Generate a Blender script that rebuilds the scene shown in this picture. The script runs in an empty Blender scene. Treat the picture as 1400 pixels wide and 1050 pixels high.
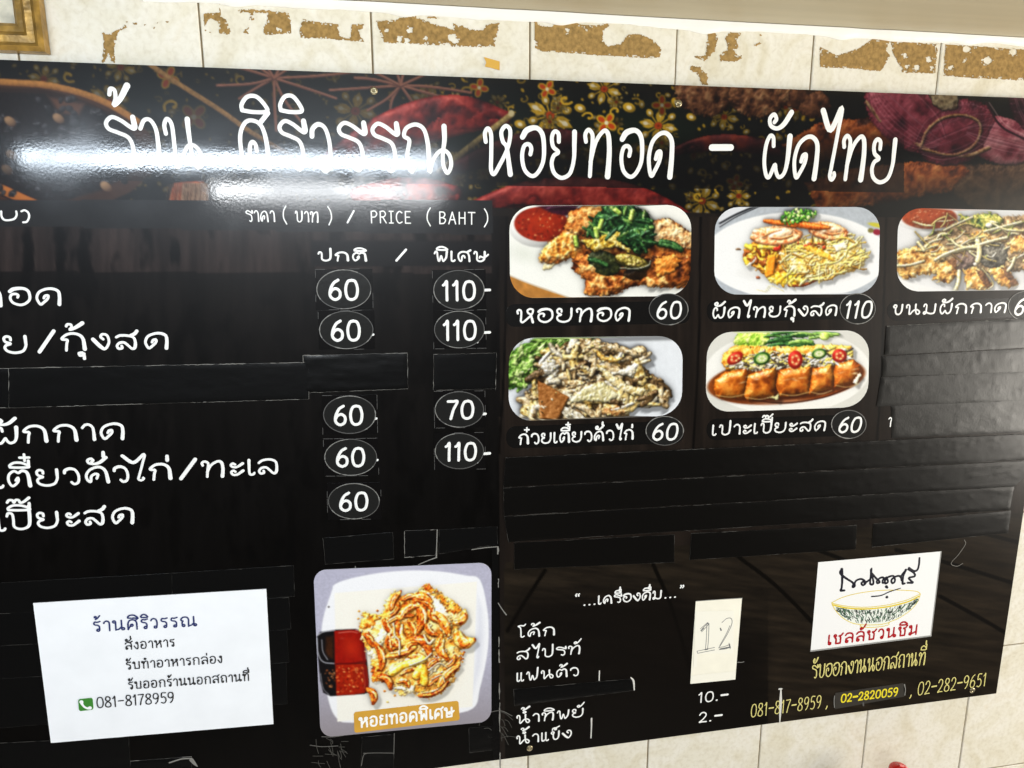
import bpy, math, random
import numpy as np

# ------------------------------------------------------------------ camera, world, lamps, exposure
scene = bpy.context.scene
FOCAL = 980.62436            # in photo pixels, photo 1400 x 1050
EUL = (1.36817, 0.00225, -0.18253)
CAM = np.array([-0.20328, -0.97092, 0.20178])
cam_data = bpy.data.cameras.new('camera')
cam_data.sensor_fit = 'HORIZONTAL'; cam_data.sensor_width = 36.0
cam_data.lens = FOCAL / 1400 * 36.0
cam_data.clip_start = 0.01; cam_data.clip_end = 60
camera = bpy.data.objects.new('camera', cam_data)
scene.collection.objects.link(camera)
camera.location = CAM; camera.rotation_euler = EUL
scene.camera = camera

world = bpy.data.worlds.new('World'); scene.world = world; world.use_nodes = True
wn = world.node_tree.nodes; wl = world.node_tree.links
bg = wn['Background']; bg.inputs['Strength'].default_value = 1.0
tc = wn.new('ShaderNodeTexCoord'); sp = wn.new('ShaderNodeSeparateXYZ'); wl.new(tc.outputs['Generated'], sp.inputs[0])
mr = wn.new('ShaderNodeMapRange'); mr.inputs['From Min'].default_value = -1.0; mr.inputs['From Max'].default_value = 0.30
wl.new(sp.outputs['Z'], mr.inputs['Value'])
rmp = wn.new('ShaderNodeValToRGB'); wl.new(mr.outputs['Result'], rmp.inputs['Fac'])
e = rmp.color_ramp.elements
for _ in range(3): e.new(0.5)
for k, (p, c) in enumerate(((0.12, (2.6, 2.4, 2.1)), (0.20, (.02, .016, .012)), (0.62, (.03, .026, .022)), (0.86, (.12, .12, .13)), (1.0, (.32, .32, .33)))):
    e[k].position = p; e[k].color = (*c, 1)      # bright zone below added to light the beam's underside, dim floor, pale walls and ceiling
wl.new(rmp.outputs['Color'], bg.inputs['Color'])

def lamp(name, loc, target, sx, sy, energy, color):
    d = bpy.data.lights.new(name, 'AREA'); d.shape = 'RECTANGLE'; d.size = sx; d.size_y = sy
    d.energy = energy; d.color = color
    o = bpy.data.objects.new(name, d); scene.collection.objects.link(o)
    from mathutils import Vector
    o.location = loc
    o.rotation_euler = (Vector(target) - Vector(loc)).to_track_quat('-Z', 'Y').to_euler()
    return o
lamp('fluorescent_lamp_near', (-0.60, -1.41, 0.428), (-0.60, 0.0, 0.0), 1.20, 0.045, 13.4, (0.78, 0.89, 1.0))
lamp('fluorescent_lamp_far', (-0.45, -3.2, 0.445), (-0.45, 0.0, 0.1), 1.20, 0.06, 17.0, (0.95, 0.98, 1.0))
lamp('fill_light_right', (3.1, -1.15, -0.35), (0.6, 0.0, -0.2), 1.3, 1.2, 100.0, (1.0, 0.94, 0.84))  # added unseen fill from the right, kept out of the board's reflections
lamp('sheen_light_right', (3.2, -2.2, 0.02), (0.9, 0.0, 0.0), 1.9, 1.15, 3.2, (1.0, 0.95, 0.86))  # added soft source for the pale sheen on the board's right side
lamp('fill_light_left', (-2.7, -1.7, 0.1), (-0.2, 0.0, 0.0), 1.2, 1.2, 5.0, (0.97, 0.98, 1.0))  # added unseen fill from the left, brightens wall and board
vs = scene.view_settings
scene.display_settings.display_device = 'sRGB'
vs.view_transform = 'Standard'; vs.look = 'None'; vs.gamma = 1.0; vs.exposure = 0.12
vs.use_curve_mapping = False

LEVEL = 1.16          # how bright a white print stands under these lamps
rng = np.random.default_rng(7); random.seed(7)

# ------------------------------------------------------------------ tracing: photo pixel <-> a plane y = const in the place
def _rot(a):
    rx, ry, rz = a
    cx, sx = math.cos(rx), math.sin(rx); cy, sy = math.cos(ry), math.sin(ry); cz, sz = math.cos(rz), math.sin(rz)
    X = np.array([[1,0,0],[0,cx,-sx],[0,sx,cx]]); Y = np.array([[cy,0,sy],[0,1,0],[-sy,0,cy]]); Z = np.array([[cz,-sz,0],[sz,cz,0],[0,0,1]])
    return Z @ Y @ X
ROT = _rot(EUL)
FACE = -0.005          # front face of the menu board
def at(x, y, plane=FACE):
    """photo pixel -> (X, Z) on the plane y = plane"""
    v = ROT @ np.array([x - 700.0, 525.0 - y, -FOCAL])
    t = (plane - CAM[1]) / v[1]
    return np.array([CAM[0] + v[0]*t, CAM[2] + v[2]*t])
def ats(pts, plane=FACE): return np.array([at(x, y, plane) for x, y in pts])
def seen(X, Z, plane=FACE):
    """(X, Z) arrays -> photo pixel arrays"""
    d = np.stack([X - CAM[0], np.full_like(X, plane - CAM[1]), Z - CAM[2]], -1) @ ROT
    return 700 + FOCAL * d[..., 0] / -d[..., 2], 525 - FOCAL * d[..., 1] / -d[..., 2]
def zm(ox, oy, s, pts): return [(ox + p[0]/s, oy + p[1]/s) + tuple(p[2:]) for p in pts]

# ------------------------------------------------------------------ materials
def lin(c):
    c = np.asarray(c, float) / 255.0
    return np.where(c <= 0.04045, c/12.92, ((c + 0.055)/1.055)**2.4)
MATS = {}
def mat(name, rgb, rough=0.5, spec=0.5, bump=None, vary=None, attr=False, coat=0.0, coat_rough=.07, metallic=0.0):
    """rgb in sRGB 0..255.  bump=(scale, strength, distance); vary=(scale, amount)"""
    if name in MATS: return MATS[name]
    m = bpy.data.materials.new(name); m.use_nodes = True
    n = m.node_tree.nodes; l = m.node_tree.links; b = n['Principled BSDF']
    b.inputs['Roughness'].default_value = rough; b.inputs['Specular IOR Level'].default_value = spec
    b.inputs['Metallic'].default_value = metallic
    b.inputs['Coat Weight'].default_value = coat; b.inputs['Coat Roughness'].default_value = coat_rough
    c = lin(rgb); col = (c[0], c[1], c[2], 1)
    b.inputs['Base Color'].default_value = col
    geo = n.new('ShaderNodeNewGeometry')
    if attr:
        a = n.new('ShaderNodeAttribute'); a.attribute_name = 'Col'; l.new(a.outputs['Color'], b.inputs['Base Color'])
    elif vary:
        nz = n.new('ShaderNodeTexNoise'); nz.inputs['Scale'].default_value = vary[0]; nz.inputs['Detail'].default_value = 6
        l.new(geo.outputs['Position'], nz.inputs['Vector'])
        r = n.new('ShaderNodeValToRGB'); r.color_ramp.elements[0].position = 0.3; r.color_ramp.elements[1].position = 0.72
        lo = np.clip(c*(1 - vary[1]), 0, 1); hi = np.clip(c*(1 + vary[1]), 0, 1)
        r.color_ramp.elements[0].color = (*lo, 1); r.color_ramp.elements[1].color = (*hi, 1)
        l.new(nz.outputs['Fac'], r.inputs['Fac']); l.new(r.outputs['Color'], b.inputs['Base Color'])
    if bump:
        nb = n.new('ShaderNodeTexNoise'); nb.inputs['Scale'].default_value = bump[0]; nb.inputs['Detail'].default_value = 2
        l.new(geo.outputs['Position'], nb.inputs['Vector'])
        bp = n.new('ShaderNodeBump'); bp.inputs['Strength'].default_value = bump[1]; bp.inputs['Distance'].default_value = bump[2]
        l.new(nb.outputs['Fac'], bp.inputs['Height']); l.new(bp.outputs['Normal'], b.inputs['Normal'])
        if coat: l.new(bp.outputs['Normal'], b.inputs['Coat Normal'])
    if coat:      # grease and wiping marks on the laminate
        ng = n.new('ShaderNodeTexNoise'); ng.inputs['Scale'].default_value = 7; ng.inputs['Detail'].default_value = 7; ng.inputs['Distortion'].default_value = 1.2
        l.new(geo.outputs['Position'], ng.inputs['Vector'])
        mg = n.new('ShaderNodeMapRange'); mg.inputs['From Min'].default_value = .35; mg.inputs['From Max'].default_value = .7
        mg.inputs['To Min'].default_value = coat_rough*.8; mg.inputs['To Max'].default_value = coat_rough*1.9
        l.new(ng.outputs['Fac'], mg.inputs['Value']); l.new(mg.outputs['Result'], b.inputs['Coat Roughness'])
    MATS[name] = m
    return m

# ------------------------------------------------------------------ objects
def thing(name, label, cat, loc=(0,0,0), group=None, kind=None):
    o = bpy.data.objects.new(name, None); scene.collection.objects.link(o)
    o.location = loc; o.empty_display_size = 0.02
    o['label'] = label; o['category'] = cat
    if group: o['group'] = group
    if kind: o['kind'] = kind
    return o
def tag(o, label=None, cat=None, group=None, kind=None):
    if label: o['label'] = label
    if cat: o['category'] = cat
    if group: o['group'] = group
    if kind: o['kind'] = kind
    return o
def world_loc(o):
    v = np.array(o.location)
    if o.parent: v = v + world_loc(o.parent)
    return v
def link(name, me, m, parent=None):
    me.materials.append(m)
    o = bpy.data.objects.new(name, me); scene.collection.objects.link(o)
    if parent is not None: o.parent = parent
    return o
def obj(name, verts, faces, m, parent=None, smooth=False, loc=None):
    """verts in world metres; they are stored relative to the parent (or to loc for a thing of one mesh)"""
    verts = np.asarray(verts, float)
    off = world_loc(parent) if parent is not None else (np.array(loc, float) if loc is not None else np.zeros(3))
    me = bpy.data.meshes.new(name)
    me.from_pydata((verts - off).tolist(), [], faces); me.update()
    if smooth: me.polygons.foreach_set('use_smooth', [True]*len(me.polygons))
    o = link(name, me, m, parent)
    if parent is None and loc is not None: o.location = loc
    return o
def grid_obj(name, X, Y, Z, col, m, parent=None):
    """fine sheet of printed colour: X, Y, Z, are (rows, cols); col (rows, cols, 3) in linear albedo"""
    r, c = X.shape
    off = world_loc(parent) if parent is not None else np.zeros(3)
    co = np.stack([X - off[0], Y - off[1], Z - off[2]], -1).reshape(-1, 3).astype(np.float32)
    i = np.arange(r*c).reshape(r, c)
    q = np.stack([i[:-1,:-1], i[1:,:-1], i[1:,1:], i[:-1,1:]], -1).reshape(-1, 4).astype(np.int32)
    me = bpy.data.meshes.new(name)
    me.vertices.add(r*c); me.vertices.foreach_set('co', co.ravel())
    me.loops.add(q.size); me.loops.foreach_set('vertex_index', q.ravel())
    me.polygons.add(len(q)); me.polygons.foreach_set('loop_start', np.arange(0, q.size, 4, dtype=np.int32))
    me.update(calc_edges=True)
    a = me.color_attributes.new('Col', 'FLOAT_COLOR', 'POINT')
    a.data.foreach_set('color', np.concatenate([col.reshape(-1,3), np.ones((r*c,1))], 1).astype(np.float32).ravel())
    return link(name, me, m, parent)

def slab(name, poly, y_back, y_front, m, parent=None, loc=None):
    """flat sheet with a real thickness; poly is (X, Z) going round"""
    poly = np.asarray(poly, float); n = len(poly)
    a = 0.5*np.sum(poly[:,0]*np.roll(poly[:,1],-1) - np.roll(poly[:,0],-1)*poly[:,1])
    if a < 0: poly = poly[::-1]
    v = [(x, y_front, z) for x, z in poly] + [(x, y_back, z) for x, z in poly]
    f = [list(range(n)), list(range(2*n-1, n-1, -1))] + [[(i+1) % n, i, n+i, n+(i+1) % n] for i in range(n)]
    return obj(name, v, f, m, parent, loc=loc)

def smooth_line(pts, sub=7):
    p = np.asarray(pts, float)
    if len(p) < 3:
        return np.array([p[0] + (p[-1]-p[0])*t for t in np.linspace(0, 1, 4)])
    q = np.vstack([2*p[0]-p[1], p, 2*p[-1]-p[-2]]); out = []
    for i in range(1, len(q)-2):
        for t in np.arange(sub)/sub:
            out.append(0.5*((2*q[i]) + (-q[i-1]+q[i+1])*t + (2*q[i-1]-5*q[i]+4*q[i+1]-q[i+2])*t*t + (-q[i-1]+3*q[i]-3*q[i+1]+q[i+2])*t**3))
    out.append(q[-2]); return np.array(out)
class Ink:
    """brush strokes on a vertical sheet, gently raised like ink or vinyl"""
    def __init__(s, y): s.v = []; s.f = []; s.y = y
    def stroke(s, pts, w, sub=7):
        """pts: (X, Z) or (X, Z, relative width); w: full width in metres"""
        p = np.asarray([tuple(q) + ((1.0,) if len(q) == 2 else ()) for q in pts], float)
        p = smooth_line(p, sub) if sub else p
        keep = [0]
        for i in range(1, len(p)):
            if np.hypot(*(p[i,:2]-p[keep[-1],:2])) > w*0.06: keep.append(i)
        p = p[keep]
        if len(p) < 2: p = np.vstack([p[0], p[0] + [w*0.2, 0, 0]])
        d = np.gradient(p[:, :2], axis=0); d /= np.maximum(np.hypot(d[:,0], d[:,1]), 1e-12)[:,None]
        nrm = np.stack([-d[:,1], d[:,0]], 1); hw = p[:,2]*w/2
        h = 0.05*w; b = len(s.v); n = len(p)
        for i in range(n):
            L = p[i,:2] + nrm[i]*hw[i]; R = p[i,:2] - nrm[i]*hw[i]
            s.v += [(L[0], s.y, L[1]), (p[i,0], s.y - h, p[i,1]), (R[0], s.y, R[1])]
        for i in range(n-1):
            k = b + 3*i
            s.f += [[k, k+1, k+4, k+3], [k+1, k+2, k+5, k+4]]
        for end, sg in ((0, -1), (n-1, 1)):
            k = b + 3*end; a0 = len(s.v); m = 5
            for j in range(1, m):
                a = math.pi*j/m
                q = p[end,:2] + nrm[end]*hw[end]*math.cos(a) + sg*d[end]*hw[end]*math.sin(a)
                s.v.append((q[0], s.y, q[1]))
            ring = [k] + list(range(a0, a0+m-1)) + [k+2]
            for j in range(len(ring)-1):
                s.f.append([ring[j], ring[j+1], k+1] if sg < 0 else [ring[j+1], ring[j], k+1])
    def build(s, name, m, parent):
        o = obj(name, s.v, s.f, m, parent)
        return o
def px_scale(x, y, plane=FACE):
    a = at(x, y, plane); b = at(x, y - 1, plane); c = at(x + 1, y, plane)
    return 0.5*(np.hypot(*(b-a)) + np.hypot(*(c-a)))
# ------------------------------------------------------------------ hand lettering: every letter as brush strokes, height 1 from the foot line
GLY = {}
def G(ch, W, *strokes): GLY[ch] = (W, [list(s) for s in strokes])
def GP(ch, W, x0, x1, yb, yt, *strokes):
    G(ch, W, *[[((p[0]-x0)/(x1-x0)*W, (yb-p[1])/(yb-yt)) + tuple(p[2:]) for p in s] for s in strokes])
G('ร', .80, [(.78,1.0,1.3),(.80,.80,1.5),(.68,.81,1.1),(.44,.93),(.20,.99),(.03,.88),(.09,.76),(.34,.69),(.60,.60),(.70,.42),(.70,.15),(.57,.02),(.44,.08)])
G('า', .58, [(.05,.80),(.18,.97),(.36,.98),(.50,.80),(.53,.5,1.1),(.53,.04,1.4)])
G('น', 1.15, [(.06,.70),(.04,.88),(.14,1.0),(.26,.88),(.28,.5),(.28,.10),(.36,.04),(.52,.28),(.70,.47),(.92,.45),(1.08,.25),(1.02,.05),(.88,.05),(.79,.25),(.76,.5),(.74,.8,1.2),(.74,1.0,1.4)])
G('ศ', 1.05, [(.55,.38),(.52,.52),(.42,.57),(.33,.45),(.30,.10),(.22,.02),(.12,.15),(.04,.45),(.07,.75),(.25,.96),(.5,1.0),(.75,.90),(.88,.6,1.1),(.92,.02,1.3)], [(.70,.94,1.2),(1.0,1.16,1.2)])
G('ว', .80, [(.06,.74,1.2),(.10,.90,1.2),(.33,1.0,1.2),(.58,.92),(.72,.65),(.74,.3),(.66,.06),(.48,.0),(.36,.12)])
GP('ณ', 1.75, 912, 1280, 706, 340, [(985,672),(970,695),(948,660),(940,560),(958,462),(920,428),(940,370),(1010,342),(1070,375),(1097,470,1.1),(1105,600,1.2),(1107,696,1.2),(1125,630),(1165,560),(1215,530),(1262,565),(1275,640),(1245,703),(1216,650),(1212,560),(1228,450,1.2),(1227,352,1.4)])
GP('ห', 1.05, 60, 245, 525, 215, [(70,315),(65,260),(85,230),(105,270),(105,400),(103,490),(122,520),(160,460),(208,365),(228,290),(228,232),(200,212),(172,250),(182,310),(205,340),(215,400,1.1),(230,520,1.4)])
GP('อ', .95, 300, 460, 532, 215, [(310,280,1.4),(340,235,1.5),(400,220,1.2),(440,260,1.2),(452,350,1.1),(445,440),(410,510),(370,530),(325,490),(308,410),(320,340),(350,325),(368,350),(362,390)])
GP('ย', 1.02, 495, 670, 540, 240, [(548,310),(545,260),(520,245),(502,280),(510,340),(545,375),(515,400),(502,450),(520,510),(570,540),(625,510),(650,420),(652,320,1.2),(652,245,1.3)])
GP('ท', 1.08, 715, 900, 535, 230, [(725,310),(720,265),(740,235),(765,260),(768,310),(760,420),(755,530)], [(757,440),(790,310),(840,240),(870,260,1.2),(880,350,1.3),(878,450,1.4),(873,530,1.6)])
GP('ด', 1.0, 1135, 1305, 540, 250, [(1185,420),(1195,380),(1215,375),(1210,430),(1180,500),(1160,530),(1145,480),(1140,400),(1160,310),(1205,260),(1250,255,1.1),(1285,300,1.2),(1290,400,1.3),(1283,535,1.5)])
GP('ผ', 1.0, 480, 645, 570, 310, [(535,375),(530,325),(510,315),(490,370),(485,470),(500,550),(520,565),(545,500),(552,490),(560,530),(580,565),(610,540),(625,460,1.2),(630,315,1.6)])
GP('ไ', .62, 825, 948, 585, 310, [(830,152,1.5),(885,270,1.5),(942,130,1.2),(930,300),(910,500),(905,560),(918,582),(932,560),(930,540)])
G('-', .85, [(.08,.52,1.7),(.77,.53,1.7)])
GP('ก', 1.0, 118, 235, 155, 78, [(138,155),(143,125),(147,108),(122,103),(150,82),(190,80,1.1),(218,100,1.3),(223,150,1.7)])
GP('ค', 1.0, 413, 527, 350, 272, [(465,330),(472,312),(458,308),(440,320),(435,345),(420,335),(418,310),(440,285),(480,275,1.1),(508,295,1.2),(518,348,1.5)])
GP('ต', 1.05, 38, 158, 368, 290, [(80,338),(92,325),(90,345),(62,365),(45,340),(50,310),(75,293),(96,302),(115,292,1.2),(140,305,1.3),(148,365,1.7)])
G('เ', .36, [(.06,1.0,1.3),(.06,.2),(.12,.02),(.26,.03),(.32,.12)])
G('แ', .66, [(.06,1.0,1.2),(.06,.2),(.12,.02),(.24,.03),(.27,.12)], [(.40,1.0,1.2),(.40,.2),(.46,.02),(.58,.03),(.62,.12)])
G('โ', .62, [(.60,1.50),(.48,1.34),(.25,1.38),(.05,1.30),(.22,1.12),(.28,.6),(.30,.1),(.42,.02),(.54,.12)])
G('ล', 1.0, [(.06,.78),(.25,.95),(.6,1.0),(.88,.85),(.94,.5,1.1),(.90,.12,1.3),(.76,.03),(.58,.26),(.40,.45),(.18,.42),(.06,.22),(.13,.04),(.29,.08),(.28,.22)])
G('ส', 1.08, [(.06,.82),(.25,.93),(.58,.92),(.86,.80),(.94,.5,1.1),(.90,.12,1.3),(.76,.03),(.58,.26),(.40,.45),(.18,.42),(.06,.22),(.13,.04),(.29,.08),(.28,.22)], [(.72,.90,1.3),(.95,1.05,1.4),(1.06,1.22,1.4)])
GP('ง', .80, 588, 692, 947, 850, [(592,885,1.6),(635,930,1.6),(662,942,1.1),(688,905),(682,865),(655,855),(640,870),(655,885)])
G('ะ', .70, [(.27,.80),(.17,.88),(.06,.78),(.14,.64),(.36,.62),(.66,.86,1.3)], [(.27,.28),(.17,.36),(.06,.26),(.14,.08),(.36,.08),(.66,.34,1.3)])
G('ป', .98, [(.04,.82),(.10,1.0),(.24,.94),(.27,.6),(.27,.2),(.42,.03),(.64,.03),(.83,.22,1.2),(.88,.7,1.4),(.88,1.40,1.4)])
G('บ', .98, [(.04,.82),(.10,1.0),(.24,.94),(.27,.6),(.27,.2),(.42,.03),(.64,.03),(.83,.22,1.2),(.88,.6,1.3),(.88,1.0,1.4)])
G('พ', 1.1, [(.04,.80),(.12,1.0),(.24,.92),(.27,.5),(.34,.05),(.43,.08),(.55,.55),(.68,.06),(.77,.06),(.94,.4,1.2),(1.0,1.0,1.4)])
G('ฟ', 1.1, [(.04,.80),(.12,1.0),(.24,.92),(.27,.5),(.34,.05),(.43,.08),(.55,.55),(.68,.06),(.77,.06),(.94,.4,1.2),(1.0,1.45,1.4)])
G('ษ', 1.2, [(.04,.82),(.10,1.0),(.24,.94),(.27,.6),(.27,.2),(.42,.03),(.64,.03),(.83,.22,1.2),(.88,.6,1.3),(.88,1.0,1.4)], [(.46,.36),(.52,.52),(.66,.46),(.80,.42),(.98,.52),(1.16,.72)])
G('ข', .78, [(.10,.72),(.02,.84),(.12,1.0),(.25,.90),(.18,.62),(.22,.2),(.36,.03),(.55,.10),(.66,.4,1.2),(.68,1.0,1.4)])
G('ช', .92, [(.10,.72),(.02,.84),(.12,1.0),(.25,.90),(.18,.62),(.22,.2),(.36,.03),(.55,.10),(.66,.4,1.2),(.68,.80,1.3)], [(.50,.90),(.66,.80),(.88,1.06)])
G('ม', 1.12, [(.04,.80),(.10,1.0),(.24,.92),(.25,.45),(.24,.14),(.13,.02),(.05,.12),(.15,.24),(.42,.10),(.68,.04),(.90,.2,1.1),(.93,1.0,1.4)])
G('ถ', 1.0, [(.34,.14),(.22,.03),(.14,.12),(.14,.4),(.20,.62),(.05,.72),(.24,.95),(.55,1.0),(.82,.85,1.2),(.88,.02,1.5)])
G('0', .95, [(.50,1.0),(.22,.92),(.06,.55),(.16,.12),(.46,0.0),(.78,.14),(.88,.55),(.74,.92),(.48,1.0)])
G('1', .55, [(.06,.80),(.18,.86),(.32,1.0),(.32,.5),(.33,0,1.05)])
G('2', .85, [(.06,.76),(.20,.95),(.46,1.0),(.68,.86),(.68,.62),(.40,.28),(.06,.02),(.40,.04),(.78,.03)])
G('5', .85, [(.72,1.0),(.22,.98),(.16,.58),(.44,.62),(.72,.46),(.72,.16),(.44,.0),(.12,.06)])
G('6', .90, [(.66,1.0),(.34,.84),(.10,.48),(.10,.16),(.40,.0),(.72,.12),(.76,.40),(.52,.56),(.24,.50),(.10,.34)])
G('7', .80, [(.04,.98),(.40,.98),(.72,.97),(.44,.5),(.26,.0,1.1)])
G('8', .88, [(.42,.54),(.14,.72),(.22,.96),(.44,1.0),(.68,.92),(.70,.70),(.42,.54),(.12,.34),(.10,.10),(.42,0),(.76,.10),(.74,.36),(.42,.54)])
G('9', .88, [(.74,.66),(.50,.48),(.20,.50),(.06,.72),(.20,.95),(.48,1.0),(.72,.86),(.74,.60),(.62,.22),(.36,.0)])
G('/', .80, [(.05,-.02,1.5),(.74,1.22,1.5)])
G('.', .35, [(.12,.05,1.2),(.18,.06,1.2)])
G(',', .40, [(.22,.10),(.18,-.06),(.08,-.22)])
G('(', .45, [(.36,1.25),(.12,.85),(.08,.30),(.34,-.20)])
G(')', .45, [(.06,1.25),(.30,.85),(.34,.30),(.08,-.20)])
G('“', .60, [(.22,1.5),(.10,1.36),(.16,1.24,1.4)], [(.48,1.5),(.36,1.36),(.42,1.24,1.4)])
G('”', .60, [(.16,1.48,1.4),(.22,1.36),(.10,1.20)], [(.42,1.48,1.4),(.48,1.36),(.36,1.20)])
G('P', .75, [(.08,0),(.08,.5),(.08,.98)], [(.08,.97),(.45,1.0),(.66,.78),(.48,.52),(.10,.48)])
G('R', .78, [(.08,0),(.08,.5),(.08,.98)], [(.08,.97),(.45,1.0),(.64,.78),(.48,.54),(.10,.50)], [(.32,.52),(.70,0)])
G('I', .55, [(.26,0),(.26,1)], [(.06,1),(.48,1)], [(.06,0),(.48,0)])
G('C', .75, [(.68,.88),(.40,1.0),(.12,.75),(.10,.28),(.36,0),(.68,.10)])
G('E', .70, [(.62,1),(.10,1)], [(.10,1),(.10,0)], [(.10,0),(.64,0)], [(.10,.52),(.54,.52)])
G('B', .78, [(.10,0),(.10,1)], [(.10,1),(.48,.98),(.62,.78),(.44,.54),(.12,.52)], [(.40,.53),(.68,.34),(.52,.05),(.10,0)])
G('A', .82, [(.04,0),(.40,1)], [(.40,1),(.74,0)], [(.16,.36),(.64,.36)])
G('H', .80, [(.10,0),(.10,1)], [(.68,0),(.68,1)], [(.10,.52),(.68,.52)])
G('T', .78, [(.38,0),(.38,1)], [(.04,1),(.72,1)])
G(' ', .65)
# plain looped letters for the printed notices
FORMAL = {}
def _c(cx, cy, r=.105): return [(cx + r*math.cos(t), cy + r*math.sin(t)) for t in np.linspace(0, 2*math.pi, 9)]
def F(ch, W, *strokes): FORMAL[ch] = (W, [list(s) for s in strokes])
F('ร', .66, _c(.40,.11), [(.51,.11),(.52,.34),(.50,.50),(.38,.62),(.16,.68),(.09,.82),(.18,.96),(.36,.93),(.58,1.0)])
F('า', .60, [(.06,.78),(.14,.94),(.30,1.0),(.45,.92),(.50,.72),(.50,.4),(.50,0)])
F('น', .98, _c(.13,.88), [(.24,.88),(.24,.5),(.24,.02)], [(.24,.04),(.48,.10),(.72,.34)], [(.72,1),(.72,.5),(.72,.12)], _c(.83,.12))
F('ศ', .95, [(.10,0),(.09,.4),(.12,.7),(.24,.93),(.45,1.0),(.68,.92),(.80,.68),(.81,.3),(.81,0)], [(.10,.02),(.20,.22),(.31,.36)], _c(.40,.43), [(.68,.92),(.94,1.14)])
F('ว', .64, _c(.40,.11), [(.50,.11),(.54,.5),(.48,.85),(.30,1.0),(.12,.94),(.05,.80)])
F('ณ', 1.4, _c(.28,.11), [(.17,.11),(.17,.45),(.24,.58),(.08,.70),(.18,.92),(.42,1.0),(.62,.92),(.70,.70),(.70,.3),(.70,0)], [(.70,.04),(.95,.12),(1.14,.34)], [(1.14,1),(1.14,.5),(1.14,.12)], _c(1.25,.12))
F('ล', .9, [(.06,.80),(.2,.96),(.45,1.0),(.70,.90),(.78,.66),(.78,.3),(.78,0)], [(.78,.30),(.62,.50),(.38,.52),(.14,.40),(.11,.20)], _c(.22,.13))
F('ส', .92, [(.06,.80),(.2,.96),(.45,1.0),(.70,.90),(.78,.66),(.78,.3),(.78,0)], [(.78,.30),(.62,.50),(.38,.52),(.14,.40),(.11,.20)], _c(.22,.13), [(.62,.94),(.92,1.14)])
F('ง', .62, _c(.38,.86), [(.49,.86),(.50,.4),(.46,.08),(.36,.0),(.24,.10),(.04,.44)])
F('อ', .84, [(.08,.86),(.30,1.0),(.58,.94),(.70,.72),(.70,.3),(.60,.05),(.40,.0),(.18,.05),(.10,.22),(.11,.44)], _c(.22,.52))
F('ห', .92, _c(.13,.88), [(.24,.88),(.24,.5),(.24,0)], [(.24,.26),(.42,.50),(.64,.70),(.80,.78)], _c(.70,.86), [(.66,.72),(.76,.45),(.78,0)])
F('บ', .9, _c(.13,.88), [(.24,.88),(.24,.05)], [(.24,.04),(.76,.04)], [(.76,.04),(.76,1.0)])
F('ท', .9, _c(.13,.88), [(.24,.88),(.24,0)], [(.24,.58),(.42,.92),(.60,1.0),(.73,.88),(.76,.6),(.76,0)])
F('ก', .9, [(.16,0),(.16,.35),(.18,.54),(.25,.62),(.08,.74),(.2,.93),(.45,1.0),(.68,.92),(.77,.68),(.77,.3),(.77,0)])
F('ถ', .9, _c(.28,.11), [(.17,.11),(.16,.4),(.25,.60),(.08,.72),(.2,.93),(.45,1.0),(.68,.92),(.77,.68),(.77,.3),(.77,0)])
F('ช', .9, _c(.14,.87), [(.24,.82),(.16,.64),(.25,.5),(.25,.05)], [(.25,.04),(.68,.04)], [(.68,.04),(.68,.62),(.52,.82),(.70,.84),(.88,1.06)])
F('ม', .9, _c(.13,.88), [(.24,.88),(.24,.16)], _c(.15,.12), [(.26,.12),(.5,.2),(.74,.36)], [(.74,1),(.74,0)])
F('เ', .36, [(.10,1),(.10,.12)], _c(.21,.12))
F('ย', .9, [(.36,.92),(.22,1.0),(.10,.84),(.16,.68),(.32,.62),(.14,.52),(.10,.3),(.11,.05)], [(.11,.04),(.76,.04)], [(.76,.04),(.76,1.0)])
F('ด', .92, [(.14,0),(.09,.4),(.12,.7),(.24,.93),(.45,1.0),(.68,.92),(.78,.68),(.79,.3),(.79,0)], [(.14,.02),(.22,.22),(.32,.38)], _c(.40,.46))
F('พ', .94, _c(.13,.88), [(.24,.88),(.24,.02)], [(.24,.02),(.50,.64)], [(.50,.64),(.76,.02)], [(.76,.02),(.76,1.0)])
F('ษ', 1.02, _c(.13,.88), [(.24,.88),(.24,.05)], [(.24,.04),(.76,.04)], [(.76,.04),(.76,1.0)], _c(.52,.44), [(.60,.40),(.80,.44),(1.0,.62)])
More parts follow.
